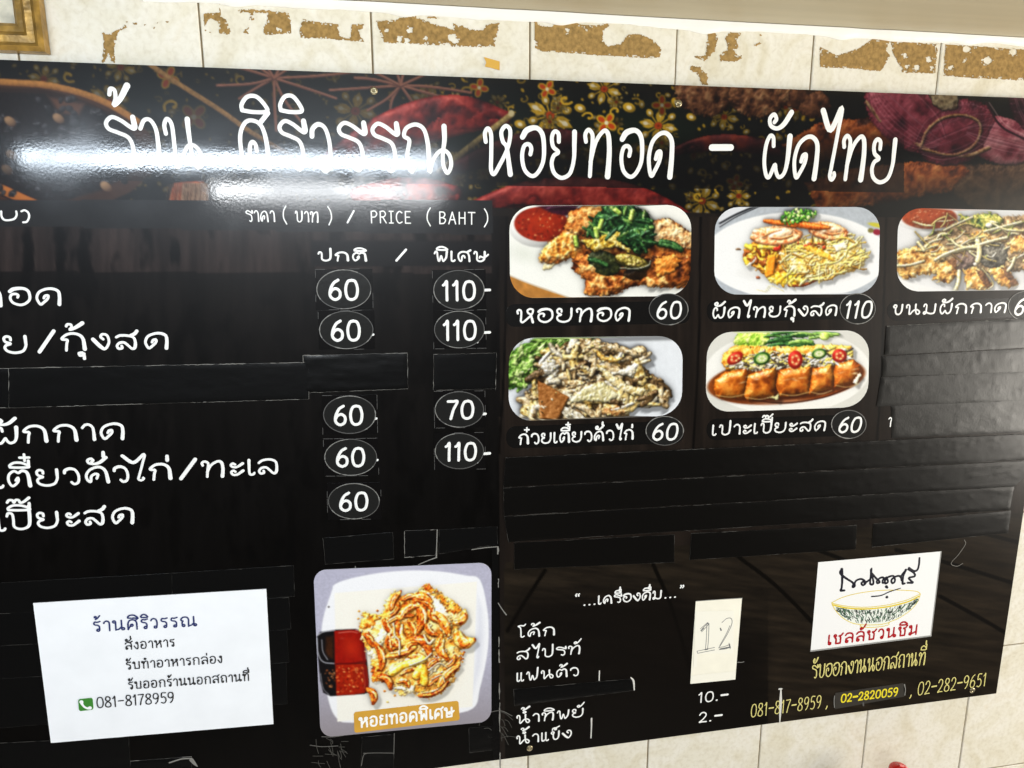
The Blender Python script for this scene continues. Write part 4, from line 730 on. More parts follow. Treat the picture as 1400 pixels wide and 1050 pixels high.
# ------------------------------------------------------------------ the tiled wall and the beam above it
def build_wall():
    T, H, Z0 = 0.2, 0.25, -0.508
    v = []; f = []
    for k in range(-9, 10):
        for j in range(-3, 6):
            x0, x1 = k*T, (k+1)*T; z0, z1 = Z0 + j*H, Z0 + (j+1)*H
            g = 0.00115; b = 0.0011
            jx, jz = random.uniform(-.0002, .0002), random.uniform(-.0002, .0002)
            o = len(v)
            for (i, y) in ((g, 0.0030), (g, 0.0008), (g+b, 0.0)):
                v += [(x0+i+jx, y, z0+i+jz), (x1-i+jx, y, z0+i+jz), (x1-i+jx, y, z1-i+jz), (x0+i+jx, y, z1-i+jz)]
            f.append([o+8, o+9, o+10, o+11])
            for a in (0, 4):
                for i in range(4): f.append([o+a+i, o+a+(i+1) % 4, o+a+4+(i+1) % 4, o+a+4+i])
    m = mat('cream_tile', (222,212,190), rough=0.22, spec=0.45)
    n = m.node_tree.nodes; l = m.node_tree.links; b = n['Principled BSDF']
    geo = n.new('ShaderNodeNewGeometry')
    def noise(scale, det, dist=0.0):
        z = n.new('ShaderNodeTexNoise'); z.inputs['Scale'].default_value = scale; z.inputs['Detail'].default_value = det
        z.inputs['Distortion'].default_value = dist; l.new(geo.outputs['Position'], z.inputs['Vector']); return z
    def ramp(src, stops):
        r = n.new('ShaderNodeValToRGB'); e = r.color_ramp.elements
        while len(e) < len(stops): e.new(0.5)
        for q, (p, c) in zip(e, stops): q.position = p; q.color = (*lin(c), 1)
        l.new(src, r.inputs['Fac']); return r
    big = ramp(noise(16, 7, 1.5).outputs['Fac'], [(.30, (216,209,188)), (.46, (224,219,203)), (.60, (229,225,213)), (.78, (221,213,193))])
    fine = ramp(noise(150, 8, .4).outputs['Fac'], [(.30, (238,235,228)), (.52, (251,250,247)), (.75, (255,255,255))])
    mx = n.new('ShaderNodeMix'); mx.data_type = 'RGBA'; mx.blend_type = 'MULTIPLY'; mx.inputs['Factor'].default_value = .8
    l.new(big.outputs['Color'], mx.inputs['A']); l.new(fine.outputs['Color'], mx.inputs['B'])
    l.new(mx.outputs['Result'], b.inputs['Base Color'])
    nb = noise(26, 4); bp = n.new('ShaderNodeBump'); bp.inputs['Strength'].default_value = .25; bp.inputs['Distance'].default_value = .002
    l.new(nb.outputs['Fac'], bp.inputs['Height']); l.new(bp.outputs['Normal'], b.inputs['Normal'])
    wall = thing('tiled_wall', 'cream marbled ceramic tile wall with brown grout behind the black menu board', 'wall', (0, 0.02, -1.26))
    obj('tiles', v, f, m, wall)
    gm = mat('grout', (132,116,88), rough=.85, bump=(300,.4,.001), vary=(60,.3))
    slab('grout_bed', [(-1.8,-1.258),(2.0,-1.258),(2.0,.992),(-1.8,.992)], .06, .0022, gm, wall)
    return wall
wall = build_wall()
def build_beam():
    t = thing('ceiling_beam', 'beige painted beam crossing the top of the wall above the menu board', 'beam', (0.8, -0.2, 0.4835))
    m = mat('beige_paint', (170,161,136), rough=.5, bump=(40,.15,.002), vary=(9,.035))
    for nd in m.node_tree.nodes:
        if nd.type == 'TEX_NOISE' and abs(nd.inputs['Scale'].default_value - 9) < .1:       # brushed along the beam
            mp = m.node_tree.nodes.new('ShaderNodeMapping'); mp.inputs['Scale'].default_value = (.35, 9, 1)
            g = m.node_tree.nodes.new('ShaderNodeNewGeometry'); m.node_tree.links.new(g.outputs['Position'], mp.inputs['Vector']); m.node_tree.links.new(mp.outputs['Vector'], nd.inputs['Vector'])
    x0, x1, y0, y1, z0, z1 = -0.47, 2.0, -0.42, -0.0004, 0.4835, 0.98
    v = [(x0,y0,z0),(x1,y0,z0),(x1,y1,z0),(x0,y1,z0),(x0,y0,z1),(x1,y0,z1),(x1,y1,z1),(x0,y1,z1)]
    obj('beam_body', v, [[0,3,2,1],[4,5,6,7],[0,1,5,4],[1,2,6,5],[2,3,7,6],[3,0,4,7]], m, t)
    # ragged bead of white filler in the corner under the beam
    n = 620; xs = np.linspace(-0.46, 1.3, n); v = []; f = []
    for i, x in enumerate(xs):
        lo = 0.4732 - .0045*(fbm(np.array(x*9.0), np.array(3.3), 4) - .35)*2 - .0035*max(0, math.sin(x*31.4159 + .3))**8
        z2 = 0.4818; out = -.0035 - .0015*float(vnoise(np.array(x*25.0), np.array(8.0)))
        mid = (lo + z2)/2
        v += [(x, -.0003, lo), (x, out*.55, lo + .0012), (x, out, mid), (x, out*1.15, 0.4828)]
        if i: a = 4*(i-1); f += [[a+j, a+4+j, a+5+j, a+1+j] for j in range(3)]
    obj('filler_bead', v, f, mat('white_filler', (226,224,217), rough=.5, bump=(120,.4,.001)), t, smooth=True)
build_beam()

def residue_sheet(px_polys, name, m, parent, y, step=.00075, holes=(), rag=2.6, loc=None, speck=0.0):
    """torn, blotchy film left on the tiles: only the points that are still covered keep a face"""
    allp = np.vstack([np.array(p)[:, :2] for p in px_polys])
    x0, y0 = allp.min(0) - 4; x1, y1 = allp.max(0) + 4
    B = ats([(x0,y0),(x1,y0),(x1,y1),(x0,y1)], y)
    xs = np.arange(B[:,0].min(), B[:,0].max(), step); zs = np.arange(B[:,1].max(), B[:,1].min(), -step)
    X, Z = np.meshgrid(xs, zs); px, py = seen(X, Z, y)
    d = np.full(X.shape, -99.0)
    for p in px_polys: d = np.maximum(d, sdist(px, py, p))
    for hx, hy, hr in holes: d = np.minimum(d, np.hypot(px-hx, (py-hy)*1.2) - hr)
    d = d + rag*(fbm(px*.28 + 3, py*.28, 4) - .52)*2.2 + rag*(fbm(px*.9, py*.9 + 7, 3) - .5)*1.6
    d = np.where((fbm(px*.33 + 21, py*.5, 4) > .70), d - 3.0, d)
    if speck: d = np.where(fbm(px*.35 + 60, py*.45, 3) > 1-speck, np.minimum(d, -1), d)
    on = d > 0
    f = on[:-1,:-1] & on[1:,:-1] & on[1:,1:] & on[:-1,1:]
    idx = np.arange(X.size).reshape(X.shape)
    q = np.stack([idx[:-1,:-1], idx[1:,:-1], idx[1:,1:], idx[:-1,1:]], -1)[f]
    used = np.unique(q); mp = np.full(X.size, -1); mp[used] = np.arange(len(used))
    yy = y - .0002*fbm(X*300, Z*300, 2) - np.clip(d, 0, 2)*.0001
    V = np.stack([X, yy, Z], -1).reshape(-1,3)[used]
    return obj(name, V, mp[q].tolist(), m, parent, smooth=True, loc=loc)

RM = mat('tape_residue', (152,122,72), rough=.85, spec=.2, bump=(500,.4,.0006), vary=(170,.34))
def residues():
    z2 = lambda p: zm(260,0,5.385,p); z3 = lambda p: zm(500,0,5.833,p); z4 = lambda p: zm(710,0,6.087,p); z5 = lambda p: zm(910,20,6.667,p); z6 = lambda p: zm(1100,30,4.667,p)
    fl = [(172,29),(176,30),(183,32)]
    R = [
     ('narrow brown residue streak with a trail of specks beside the gilt frame', 1.4,
       [[(140,43),(150,45),(160,41),(170,34),(177,36),(162,44),(160,52),(157,66),(157,86),(152,86),(149,72),(143,86),(138,86),(141,66)]] + [[(x-3,y-1.6),(x+3,y-1.2),(x+3.4,y+1.5),(x-2.5,y+1.6)] for x,y in ((174.5,29.5),(184,32),(197.5,34),(210,37.5),(216,31),(229,30))], [], 0),
     ('brown residue patch with an open white middle, left half of the second tile', 1.2,
       [z2([(95,92),(225,90),(240,128),(268,138),(300,232),(292,255),(205,255),(208,165),(150,138),(112,185),(118,225),(160,238),(160,248),(105,230)]), z2([(192,5),(235,5),(230,35),(218,38),(230,92),(208,92),(215,45)])], [], 0),
     ('brown residue patch of ragged bits and one block at the middle of the second tile', 1.5,
       [z2([(335,70),(440,66),(600,78),(735,95),(748,180),(752,250),(540,262),(535,180),(565,165),(566,102),(470,98),(474,148),(430,152),(445,100),(350,92)]), z2([(385,250),(400,212),(448,196),(420,225),(440,248)])], [(380,40,2)], 0),
     ('long brown residue patch with a hooked end, right half of the second tile', 1.2,
       [z2([(825,138),(900,150),(1095,178),(1104,258),(1130,275),(1178,270),(1185,180),(1280,170),(1288,210),(1248,222),(1258,272),(1292,312),(1190,305),(1030,290),(812,280),(800,230)])], [], 0),
     ('large brown residue patch torn into streaks on the third tile', 2.2,
       [z3([(80,168),(240,150),(400,125),(450,150),(560,190),(700,235),(680,178),(850,232),(930,235),(955,195),(1062,178),(1065,230),(1038,320),(1035,378),(700,372),(640,362),(410,358),(330,345),(150,345),(100,260)]), z3([(470,125),(580,130),(595,150),(490,150)])], [(560,42,3.2),(529,42.5,2),(617,51.5,5),(622,56,3.5),(546,54,3),(557,55,2.6),(582,51.5,1.6)], .1),
     ('solid brown residue patch with a bite out of its top on the fourth tile', 1.1,
       [z4([(118,160),(180,210),(270,218),(320,138),(455,138),(490,200),(640,208),(730,183),(757,212),(700,260),(700,340),(740,380),(840,362),(910,280),(1020,282),(1110,330),(1185,400),(1175,480),(1090,488),(690,466),(180,430),(128,400)])], [(776.5,42.5,1.6),(802,41,1.3)], 0),
     ('broken brown residue blotches scattered on the fifth tile', 1.6,
       [z5([(378,142),(450,148),(480,210),(455,330),(390,400),(355,425),(230,382),(350,368),(372,300)]), z5([(580,158),(695,168),(645,240),(672,300),(625,330),(690,400),(640,435),(500,432),(488,370),(560,310),(540,220)]),
        z5([(330,498),(385,540),(385,645),(330,645),(300,565),(220,505),(228,462),(330,468)]), z5([(650,370),(690,372),(715,430),(690,420)]), z5([(850,180),(880,180),(890,230)]), z5([(800,280),(850,252),(885,262),(820,292)])], [(988,52,2.6),(992,64,2.2)], .06),
     ('ochre residue patch with a deep notch on the left of the sixth tile', 1.0,
       [z6([(95,152),(205,212),(350,165),(432,105),(545,118),(522,180),(548,215),(500,300),(478,318),(330,300),(95,290)])], [], 0),
     ('ochre residue patch speckled with white holes on the right of the sixth tile', 1.4,
       [z6([(548,120),(700,128),(850,140),(836,330),(620,325),(590,250),(560,200)])], [(1237.5,75.5,2.4),(1269.5,82.5,3.2),(1253,92.5,3.4),(1239.5,91,1.8),(1274,92,1.5)], .08),
     ('broad ochre residue patch with a darker lower edge on the last tile at the right', 0.9,
       [z6([(895,140),(1600,188),(1600,392),(1400,375),(1080,360),(885,345)])], [(1350,83,5.2),(1299,93,2.4),(1321.5,67,5),(1385,71,4.6),(1319,83,1.5)], .04)]
    for lab, rag, polys, holes, sp in R:
        c = at(*np.mean(np.array(polys[0])[:, :2], 0), 0.0)
        o = residue_sheet(polys, 'tape_residue', RM, None, -.0002, holes=holes, rag=rag, loc=(c[0], 0, c[1]), speck=sp)
        tag(o, lab, 'tape residue', 'patches of old tape glue along the top tiles')
residues()
q = zm(500,0,5.833,[(940,455),(1068,492),(1067,562),(1010,545),(952,532),(953,515),(960,508),(957,490)])
c = at(676,86,0.0)
tag(slab('tape_scrap', ats(q,0.0), -.0002, -.0011, mat('yellow_tape', (205,158,52), rough=.4), loc=(c[0],0,c[1])), 'small torn scrap of yellow tape on the third tile just above the board', 'tape scrap')

def build_frame():
    t = thing('picture_frame', 'gilt moulded picture frame hanging on the wall in the top left corner', 'picture frame', (-.86, -.002, .41))
    gm = mat('gilt_wood', (150,116,48), rough=.38, spec=.6, metallic=.35, bump=(90,.5,.002), vary=(70,.45))
    x0, x1, z0, z1 = -1.16, -0.5655, 0.4085, 0.86
    prof = [(0,.0015),(0,.016),(.005,.019),(.009,.016),(.016,.017),(.021,.011),(.027,.0105),(.031,.006),(.031,.003)]
    v = []; f = []; n = len(prof)
    for (d, h) in prof: v += [(x0+d,-h,z0+d),(x1-d,-h,z0+d),(x1-d,-h,z1-d),(x0+d,-h,z1-d)]
    for k in range(n-1):
        for i in range(4): f.append([4*k+i, 4*k+(i+1) % 4, 4*k+4+(i+1) % 4, 4*k+4+i])
    obj('frame_moulding', v, f, gm, t)
    d = .0309
    obj('picture', [(x0+d,-.004,z0+d),(x1-d,-.004,z0+d),(x1-d,-.004,z1-d),(x0+d,-.004,z1-d)], [[0,1,2,3]], mat('aged_paper', (205,198,176), rough=.35, vary=(45,.35)), t)
build_frame()
def build_lid():
    c = at(1230, 1047, -.06); x, z = c
    m = mat('red_plastic', (196,18,14), rough=.25, spec=.6)
    v = []; f = []; N = 32; r = .016
    prof = [(0,0.001),(.5,-.0003),(.8,-.002),(.95,-.005),(1,-.009),(1.0,-.030),(.93,-.031)]
    for k, (rr, h) in enumerate(prof):
        for i in range(N):
            a = 2*math.pi*i/N; v.append((x + r*max(rr,.02)*math.cos(a), -.06 + r*max(rr,.02)*math.sin(a), z + h))
        if k:
            for i in range(N): a = N*(k-1); f.append([a+i, a+(i+1) % N, a+N+(i+1) % N, a+N+i])
    f.append(list(range(N)))
    t = thing('sauce_bottle', 'bottle whose red rounded cap just shows at the bottom edge below the board', 'bottle', (x, -.06, z-.2))
    obj('cap', v, f, m, t, smooth=True)
    v = []; f = []
    prof = [(.012,-.031),(.012,-.045),(.024,-.07),(.026,-.085),(.026,-.19),(.022,-.198)]
    for k, (rr, h) in enumerate(prof):
        for i in range(N):
            a = 2*math.pi*i/N; v.append((x + rr*math.cos(a), -.06 + rr*math.sin(a), z + h))
        if k:
            for i in range(N): a = N*(k-1); f.append([a+i, a+N+i, a+N+(i+1) % N, a+(i+1) % N])
    f.append(list(range(N*(len(prof)-1), N*len(prof))))
    obj('bottle_body', v, f, mat('bottle_glass', (120,30,18), rough=.15), t, smooth=True)
build_lid()
# ------------------------------------------------------------------ the menu board
BX0, BX1, BZ0, BZ1 = -0.95, 0.8507, -0.5975, 0.4005
BAND = 0.2285           # the printed banner fills the board above this height
board = thing('menu_board', 'wide glossy black menu board with white hand lettering and a spice banner', 'menu board', (0, FACE, BZ0))
slab('board_panel', [(BX0,BZ0),(BX1,BZ0),(BX1,BZ1),(BX0,BZ1)], -.0004, FACE, mat('board_core', (14,12,11), rough=.4), board)
PRINT = mat('laminated_print', (20,20,20), rough=.30, spec=.13, attr=True, bump=(330,.12,.0002), coat=.56, coat_rough=.064)
PHOTO = mat('photo_print', (20,20,20), rough=.30, spec=.12, attr=True, bump=(330,.12,.00016), coat=.5, coat_rough=.08)
WHITE = mat('white_print', (236,236,232), rough=.25, spec=.4)
YELLOW = mat('yellow_print', (214,204,128), rough=.25, spec=.4)
L1 = FACE - .00035      # plates and photographs
L2 = FACE - .00060      # lettering
def flat_grid(x0, x1, z0, z1, step):
    nx, nz = int((x1-x0)/step), int((z1-z0)/step)
    return np.meshgrid(np.linspace(x0, x1, nx), np.linspace(z1, z0, nz))

def wood(pr):
    """dark planks of the printed table top"""
    X, Y = pr.px, pr.py
    g = fbm(X*.055, Y*.006 + 7, 4); s = fbm(X*.35, Y*.012, 3)
    base = np.array([30,24,20.])*(0.55 + .9*g)[..., None]*(0.8 + .4*s)[..., None]
    pr.c[:] = base
def paint_banner():
    X, Z = flat_grid(BX0, BX1, BAND, BZ1, .00115); px, py = seen(X, Z)
    pr = Print(px, py, (11,12,11)); r = random.Random(5)
    pr.c *= (0.7 + .7*fbm(px*.03, py*.03, 3))[..., None]
    pr.shade(640, 190, 330, 90, 0, .8, (14,26,17)); pr.shade(880, 200, 130, 70, 0, .7, (16,34,18)); pr.shade(200, 150, 200, 70, 0, .5, (16,26,24))
    Yc, Wc, Rc = (196,152,36), (240,226,190), (186,62,14)
    def petal(x, y, a, L, w, col, core=None):
        ca, sa = math.cos(a), math.sin(a)
        pts = [(x+ca*L*.25 - sa*w*.3, y+sa*L*.25 + ca*w*.3), (x+ca*L*.6 - sa*w, y+sa*L*.6 + ca*w), (x+ca*L, y+sa*L), (x+ca*L*.6 + sa*w, y+sa*L*.6 - ca*w), (x+ca*L*.25 + sa*w*.3, y+sa*L*.25 - ca*w*.3)]
        pr.poly(pts, col, 1.2, tex=.3)
        if core: pr.ell(x+ca*L*.58, y+sa*L*.58, L*.2, w*.45, a, core, 1.2)
    def flower(x, y, R, rot, k=1.0, sq=.8):
        k = k*.86; R = R*.86; yc = tuple(c*k for c in Yc); wc = tuple(c*k for c in Wc); rc = tuple(c*k for c in Rc)
        for i in range(8):
            a = rot + i*math.pi/4; q = sq*abs(math.sin(a)) + abs(math.cos(a))
            if i % 2 == 0:
                petal(x, y, a, R*q, R*.26, yc, wc)
                for s2 in (-.5, .5): petal(x, y, a + s2*.5, R*.82*q, R*.12, yc)
            else:
                ca, sa = math.cos(a), math.sin(a); d = R*.72*q
                pr.tube([(x, y), (x+ca*d, y+sa*d)], R*.08, yc); pr.ell(x+ca*d, y+sa*d, R*.24, R*.19, a, yc, 1.2, dome=.3); pr.ell(x+ca*d, y+sa*d, R*.1, R*.08, a, wc, 1)
        pr.ell(x, y, R*.22, R*.2, 0, rc, 1.2); pr.ell(x, y, R*.09, R*.08, 0, tuple(c*.7 for c in rc), 1)
    def floret(x, y, R, rot, k=1.0):
        for i in range(4):
            a = rot + i*math.pi/2; ca, sa = math.cos(a), math.sin(a)
            pr.ell(x+ca*R*.55, y+sa*R*.55, R*.5, R*.36, a, tuple(c*k for c in Yc), 1.2); pr.ell(x+ca*R*.55, y+sa*R*.55, R*.34, R*.22, a, tuple(c*k for c in Rc), 1)
        pr.ell(x, y, R*.18, R*.18, 0, tuple(c*k for c in Wc), 1)
    def scroll(x, y, R, rot, k=1.0):
        pts = [(x + R*(1-.13*i)*math.cos(rot+i*.75), y + R*.8*(1-.13*i)*math.sin(rot+i*.75)) for i in range(7)]
        pr.tube(pts, R*.30, tuple(c*k for c in Yc), sub=4); pr.ell(pts[-1][0], pts[-1][1], R*.22, R*.2, 0, tuple(c*k for c in Yc), 1)
    def bud(x, y, R, a, k=1.0):
        pr.ell(x, y, R, R*.72, a, tuple(c*k for c in Yc), 1.2, dome=.3); pr.ell(x, y, R*.42, R*.3, a, tuple(c*k for c in Wc), 1)
    # cloth: filler motifs first, then the named ones
    for i in range(760):
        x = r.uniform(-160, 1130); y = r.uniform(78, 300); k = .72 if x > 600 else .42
        if r.random() < .3: scroll(x, y, r.uniform(4, 8), r.uniform(0, 6), k*.8)
        elif r.random() < .55: bud(x, y, r.uniform(2, 6), r.uniform(0, 3), k*.8)
        else: pr.ell(x, y, r.uniform(1.5, 3.2), r.uniform(1.2, 2.2), r.uniform(0, 3), tuple(c*k for c in Yc), 1)
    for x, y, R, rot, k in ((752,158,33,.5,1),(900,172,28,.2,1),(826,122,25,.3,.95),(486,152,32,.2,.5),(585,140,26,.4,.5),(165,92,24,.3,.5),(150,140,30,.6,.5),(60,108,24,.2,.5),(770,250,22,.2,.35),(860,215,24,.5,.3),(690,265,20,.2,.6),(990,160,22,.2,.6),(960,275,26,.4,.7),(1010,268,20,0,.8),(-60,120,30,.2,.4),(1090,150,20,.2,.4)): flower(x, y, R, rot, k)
    for i in range(26): flower(r.uniform(560,1130), r.uniform(84,290), r.uniform(9,15), r.uniform(0,1), r.uniform(.35,.75))
    for x, y, R, rot, k in ((829,168,15,.6,1),(748,122,13,.5,.9),(655,120,13,.2,.7),(905,144,14,0,.5),(230,106,16,.4,.6),(265,160,20,.8,.35),(780,205,14,.3,.3),(950,205,14,.2,.3),(1080,148,13,.2,.5),(1005,250,12,.3,.6)): floret(x, y, R, rot, k)
    for x, y, R, rot, k in ((95,104,11,1,.6),(236,145,13,2.5,.6),(773,136,10,.5,1),(842,152,9,2,1),(805,160,9,3.4,1),(850,178,9,.4,.9),(1108,162,11,3,.7),(955,268,9,1,.9),(700,148,8,1,.8),(640,125,10,3,.6),(330,108,9,2,.5),(985,258,9,2,.9),(870,140,8,4,.6)): scroll(x, y, R, rot, k)
    for x, y, R, a in ((711,170,8,.3),(793,148,8,.3),(860,147,9,.3),(925,140,8,.6),(945,160,7,.3),(640,172,8,0),(735,215,8,.4),(880,205,10,.2)): bud(x, y, R, a, .95)
    # star-shaped dried stalks
    for cx, cy, n, R, seed in ((375,107,11,120,1),(548,117,11,95,2)):
        q = random.Random(seed)
        for i in range(n):
            a = i*2*math.pi/n + q.uniform(-.18,.18); L = R*q.uniform(.55, 1.05); b = q.uniform(-8, 8)
            ex, ey = cx + math.cos(a)*L, cy + math.sin(a)*L*.62
            mx2, my2 = (cx+ex)/2 + b, (cy+ey)/2 + b*.4
            pr.tube([(cx,cy),(mx2,my2),(ex,ey)], 4.2, (120,74,58), dome=.7, dark=(34,18,16)); pr.tube([(cx,cy),(mx2+1,my2-1.4),(ex,ey)], 1.0, (172,120,98), alpha=.7)
    pr.tube([(190,78),(240,112),(300,150),(345,182),(400,214)], 7, (142,104,58), dome=.6, dark=(50,32,18), tex=.3)
    # chillies
    RED = [(38,6,8),(92,18,18),(140,32,28),(176,60,50)]; DRK = [(18,6,8),(48,14,16),(84,26,28)]
    h = Pile(pr, -200, 70, 1060, 310)
    def pod(pts, w, z, ramp, g=.35, tp=.75): h.tube(pts, w, z, w*.2, ramp, 5, .055, g, 0, tp); h.tube([(x+3, y+w*.12) for x, y in pts], w*.5, z+w*.12, w*.06, ramp, 4, .09, g, -.15, tp)
    pod([(452,214),(540,178),(620,158),(690,160)], 62, 3, RED, .4, .7); pod([(600,236),(700,204),(760,194),(800,188)], 40, 1, DRK, .2, .8); pod([(640,282),(720,266),(810,266),(880,276),(950,300)], 46, 3, RED, .4, .8)
    pod([(905,212),(970,196),(1040,200),(1085,214)], 24, 2, DRK+[(130,40,26)], .25, .8); pod([(490,266),(560,264),(620,264)], 44, 2, RED+[(206,90,76)], .5, .5); pod([(-140,306),(-20,272),(50,264)], 34, 1, [(50,14,8),(110,40,24),(150,70,40)], .2, .7)
    h.light(amb=.34, dif=.58, spec=.6, ao=.05, depth=.7, sh=.4)
    pr.tube([(600,234),(648,196),(700,156)], 8, (150,128,76), dome=.6, dark=(60,44,22), tex=.3); pr.ell(699,155,4,4.6,0,(196,178,130),1)
    pr.poly([(238,250),(280,246),(272,282),(228,282)], (150,70,40), 1.5, tex=.5, texf=.15); pr.poly([(250,250),(284,250),(284,282),(246,282)], (132,104,80), 2, tex=.5, texf=.2)
    for i in range(40): pr.tube([(230+i*1.5, 252),(228+i*1.5+r.uniform(-3,3), 280)], r.uniform(.8,1.8), (50,28,18) if i % 2 else (170,130,100), alpha=.5)
    # ginger knobs and turmeric roots
    h = Pile(pr, 880, 70, 1480, 312); GI = [(30,16,12),(84,46,30),(140,86,54),(186,136,94)]
    for cx, cy, rx, ry, z, gi in ((1092,124,28,26,1,GI[:3]), (1112,142,24,20,0,GI[:3]), (965,121,44,38,4,GI), (1035,121,46,40,5,GI)): h.ell(cx, cy, rx, ry, .1, z, 10, gi, 5, .11, .25, 0, .2)
    TU = [(44,16,8),(120,50,18),(172,84,32),(200,120,60)]
    h.poly([(1068,198),(1120,168),(1190,160),(1232,172),(1224,198),(1150,216),(1095,224)], 2, 9, 22, TU, 4, .08, .25, -.05, 3); h.poly([(1100,250),(1160,232),(1235,222),(1310,220),(1334,236),(1300,262),(1220,276),(1120,292)], 2, 10, 24, TU, 4, .08, .25, 0, 3)
    h.poly([(1295,226),(1420,222),(1470,250),(1470,305),(1360,305),(1305,266)], 1, 8, 26, [(34,22,14),(76,50,32),(112,80,54)], 4, .09, .2, 0, 3)
    SA = [(46,10,24),(104,28,46),(148,52,72),(190,104,120)]
    def bulb(cx, cy, rx, ry, rot, z, r): h.ell(cx, cy, rx, ry, rot, z, ry*.34, r, 3.5, .07, .45, .05, .08)
    bulb(1450,150,84,62,.9,3,[(24,6,14),(66,20,36),(104,40,56)]); bulb(1368,192,52,32,.25,5,SA[1:]+[(206,130,144)]); bulb(1242,150,68,50,.75,7,SA[:3]+[(168,70,90)]); bulb(1306,181,58,43,2.75,8,SA[:3])
    h.poly([(1266,122),(1312,127),(1308,148),(1290,152),(1276,143)], 26, 4, 12, [(80,62,42),(146,126,94),(190,172,136)], 3, .2)
    PL = [(110,70,40),(170,124,84),(206,170,130)]
    h.tube([(1185,140),(1206,167),(1240,188),(1275,207),(1320,213),(1352,202)], 5, 16, 2, PL, 2, .2); h.tube([(1258,202),(1268,178),(1290,161),(1320,158),(1340,170),(1333,197),(1302,212),(1262,204)], 4, 24, 2, PL, 2, .2)
    h.light(amb=.26, dif=.54, spec=.5, ao=.05, depth=.75, sh=.45)
    q = random.Random(31)
    for cx, cy, rx, ry, rot in ((1242,150,66,47,.75), (1306,181,56,40,2.75), (1368,192,50,30,.25), (1450,150,80,58,.9)):      # fine veins of the shallot skins
        ca, sa = math.cos(rot), math.sin(rot)
        for i in range(22):
            t = q.uniform(-.9,.9); ln = [(cx + rx*k*ca - ry*t*math.sqrt(1-k*k)*sa, cy + rx*k*sa + ry*t*math.sqrt(1-k*k)*ca) for k in np.linspace(-.95,.95,7)]
            pr.tube(ln, q.uniform(.5,1.3), (214,160,168) if q.random() < .35 else (40,8,20), alpha=.28)
    pr.tube([(1348,140),(1368,172),(1400,190)], 3, (36,10,20)); pr.tube([(1352,140),(1374,170),(1404,186)], 1.2, (196,150,150), alpha=.7)
    # bowl of pepper at the left
    bowl = [(-260,90)] + [(-60,104),(0,110),(60,114),(110,124),(150,140),(190,164),(215,196),(212,232),(180,262),(120,290),(40,300),(-260,300)]
    pr.poly(bowl, (62,38,26), 2, tex=.2, texf=.05)
    pr.poly([(-260,104),(0,122),(60,124),(105,134),(150,152),(180,176),(196,206),(184,236),(140,262),(60,285),(-260,290)], (24,18,18), 5, tex=.4)
    pr.tube([(-200,96),(-60,106),(0,112),(60,116),(110,127),(150,143),(188,166)], 9, (176,118,58), dome=.5, dark=(80,44,20), tex=.2)
    pr.tube([(-200,108),(0,122),(60,125),(110,138),(150,156)], 4, (40,24,18), alpha=.8)
    pr.poly([(60,128),(120,140),(110,160),(80,158)], (134,84,56), 6, .6)
    pr.tube([(-60,236),(0,258),(40,276),(80,292)], 13, (196,112,44), dome=.5, dark=(110,54,20)); pr.tube([(-60,248),(0,270),(40,290)], 5, (70,36,20))
    for i in range(240):
        x = r.uniform(-200, 195); y = r.uniform(132, 268)
        if sdist(np.array([[x]]), np.array([[y]]), bowl)[0,0] < 12: continue
        R = r.uniform(3, 8); g = r.uniform(26, 60)
        pr.ell(x, y, R, R*.75, r.uniform(0,3), (g*1.05,g,g*1.05), 1.2, dome=.9, dark=(8,7,8), rag=1)
        if r.random() < .5: pr.tube([(x+r.uniform(-R,R), y+r.uniform(-3,3)) for _ in range(4)], .9, (150,146,148), alpha=.55)
    for x, y in ((14,166),(16,212),(80,162),(145,255),(10,232)): pr.ell(x, y, 9, 6, .6, (150,116,84), 1.3, dome=.7, dark=(60,40,30))
    pr.c = soften(pr.c)*.88
    # printed shade behind the shop name, and the table in the lowest strip
    a = np.clip((py - 176)/34, 0, 1)*(px < 1236)*(py < np.interp(px, [0,240,620,1236], [246.5,248.5,252.5,263.5]))*np.where(px < 640, .42, .70)
    pr.c = pr.c*(1-a[..., None]) + np.array([9,8,8])*a[..., None]
    low = np.clip((py - np.interp(px, [0,700,1400], [272,284,300]))/2, 0, 1)*(px < 1060)
    g = np.array([26,21,18])*(.6+.8*fbm(px*.06, py*.01, 4))[..., None]
    pr.c = pr.c*(1-low[..., None]) + g*low[..., None]
    head = ((py > 273.5) & (px < 673) & (px > -300))[..., None]
    pr.c = np.where(head, np.array([34,34,35])*(.85+.3*fbm(px*.05, py*.05, 3))[..., None], pr.c)
    glow_haze = np.clip((px-1060)/300, 0, 1)*np.clip((py-236)/40, 0, 1)*.65  # room glow reflected at the right, painted into the print as pale haze
    pr.c = pr.c*(1-glow_haze[..., None]) + np.array([50,49,43])*glow_haze[..., None]
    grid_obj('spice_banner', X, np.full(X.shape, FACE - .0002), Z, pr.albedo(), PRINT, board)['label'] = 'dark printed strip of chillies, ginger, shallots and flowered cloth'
paint_banner()

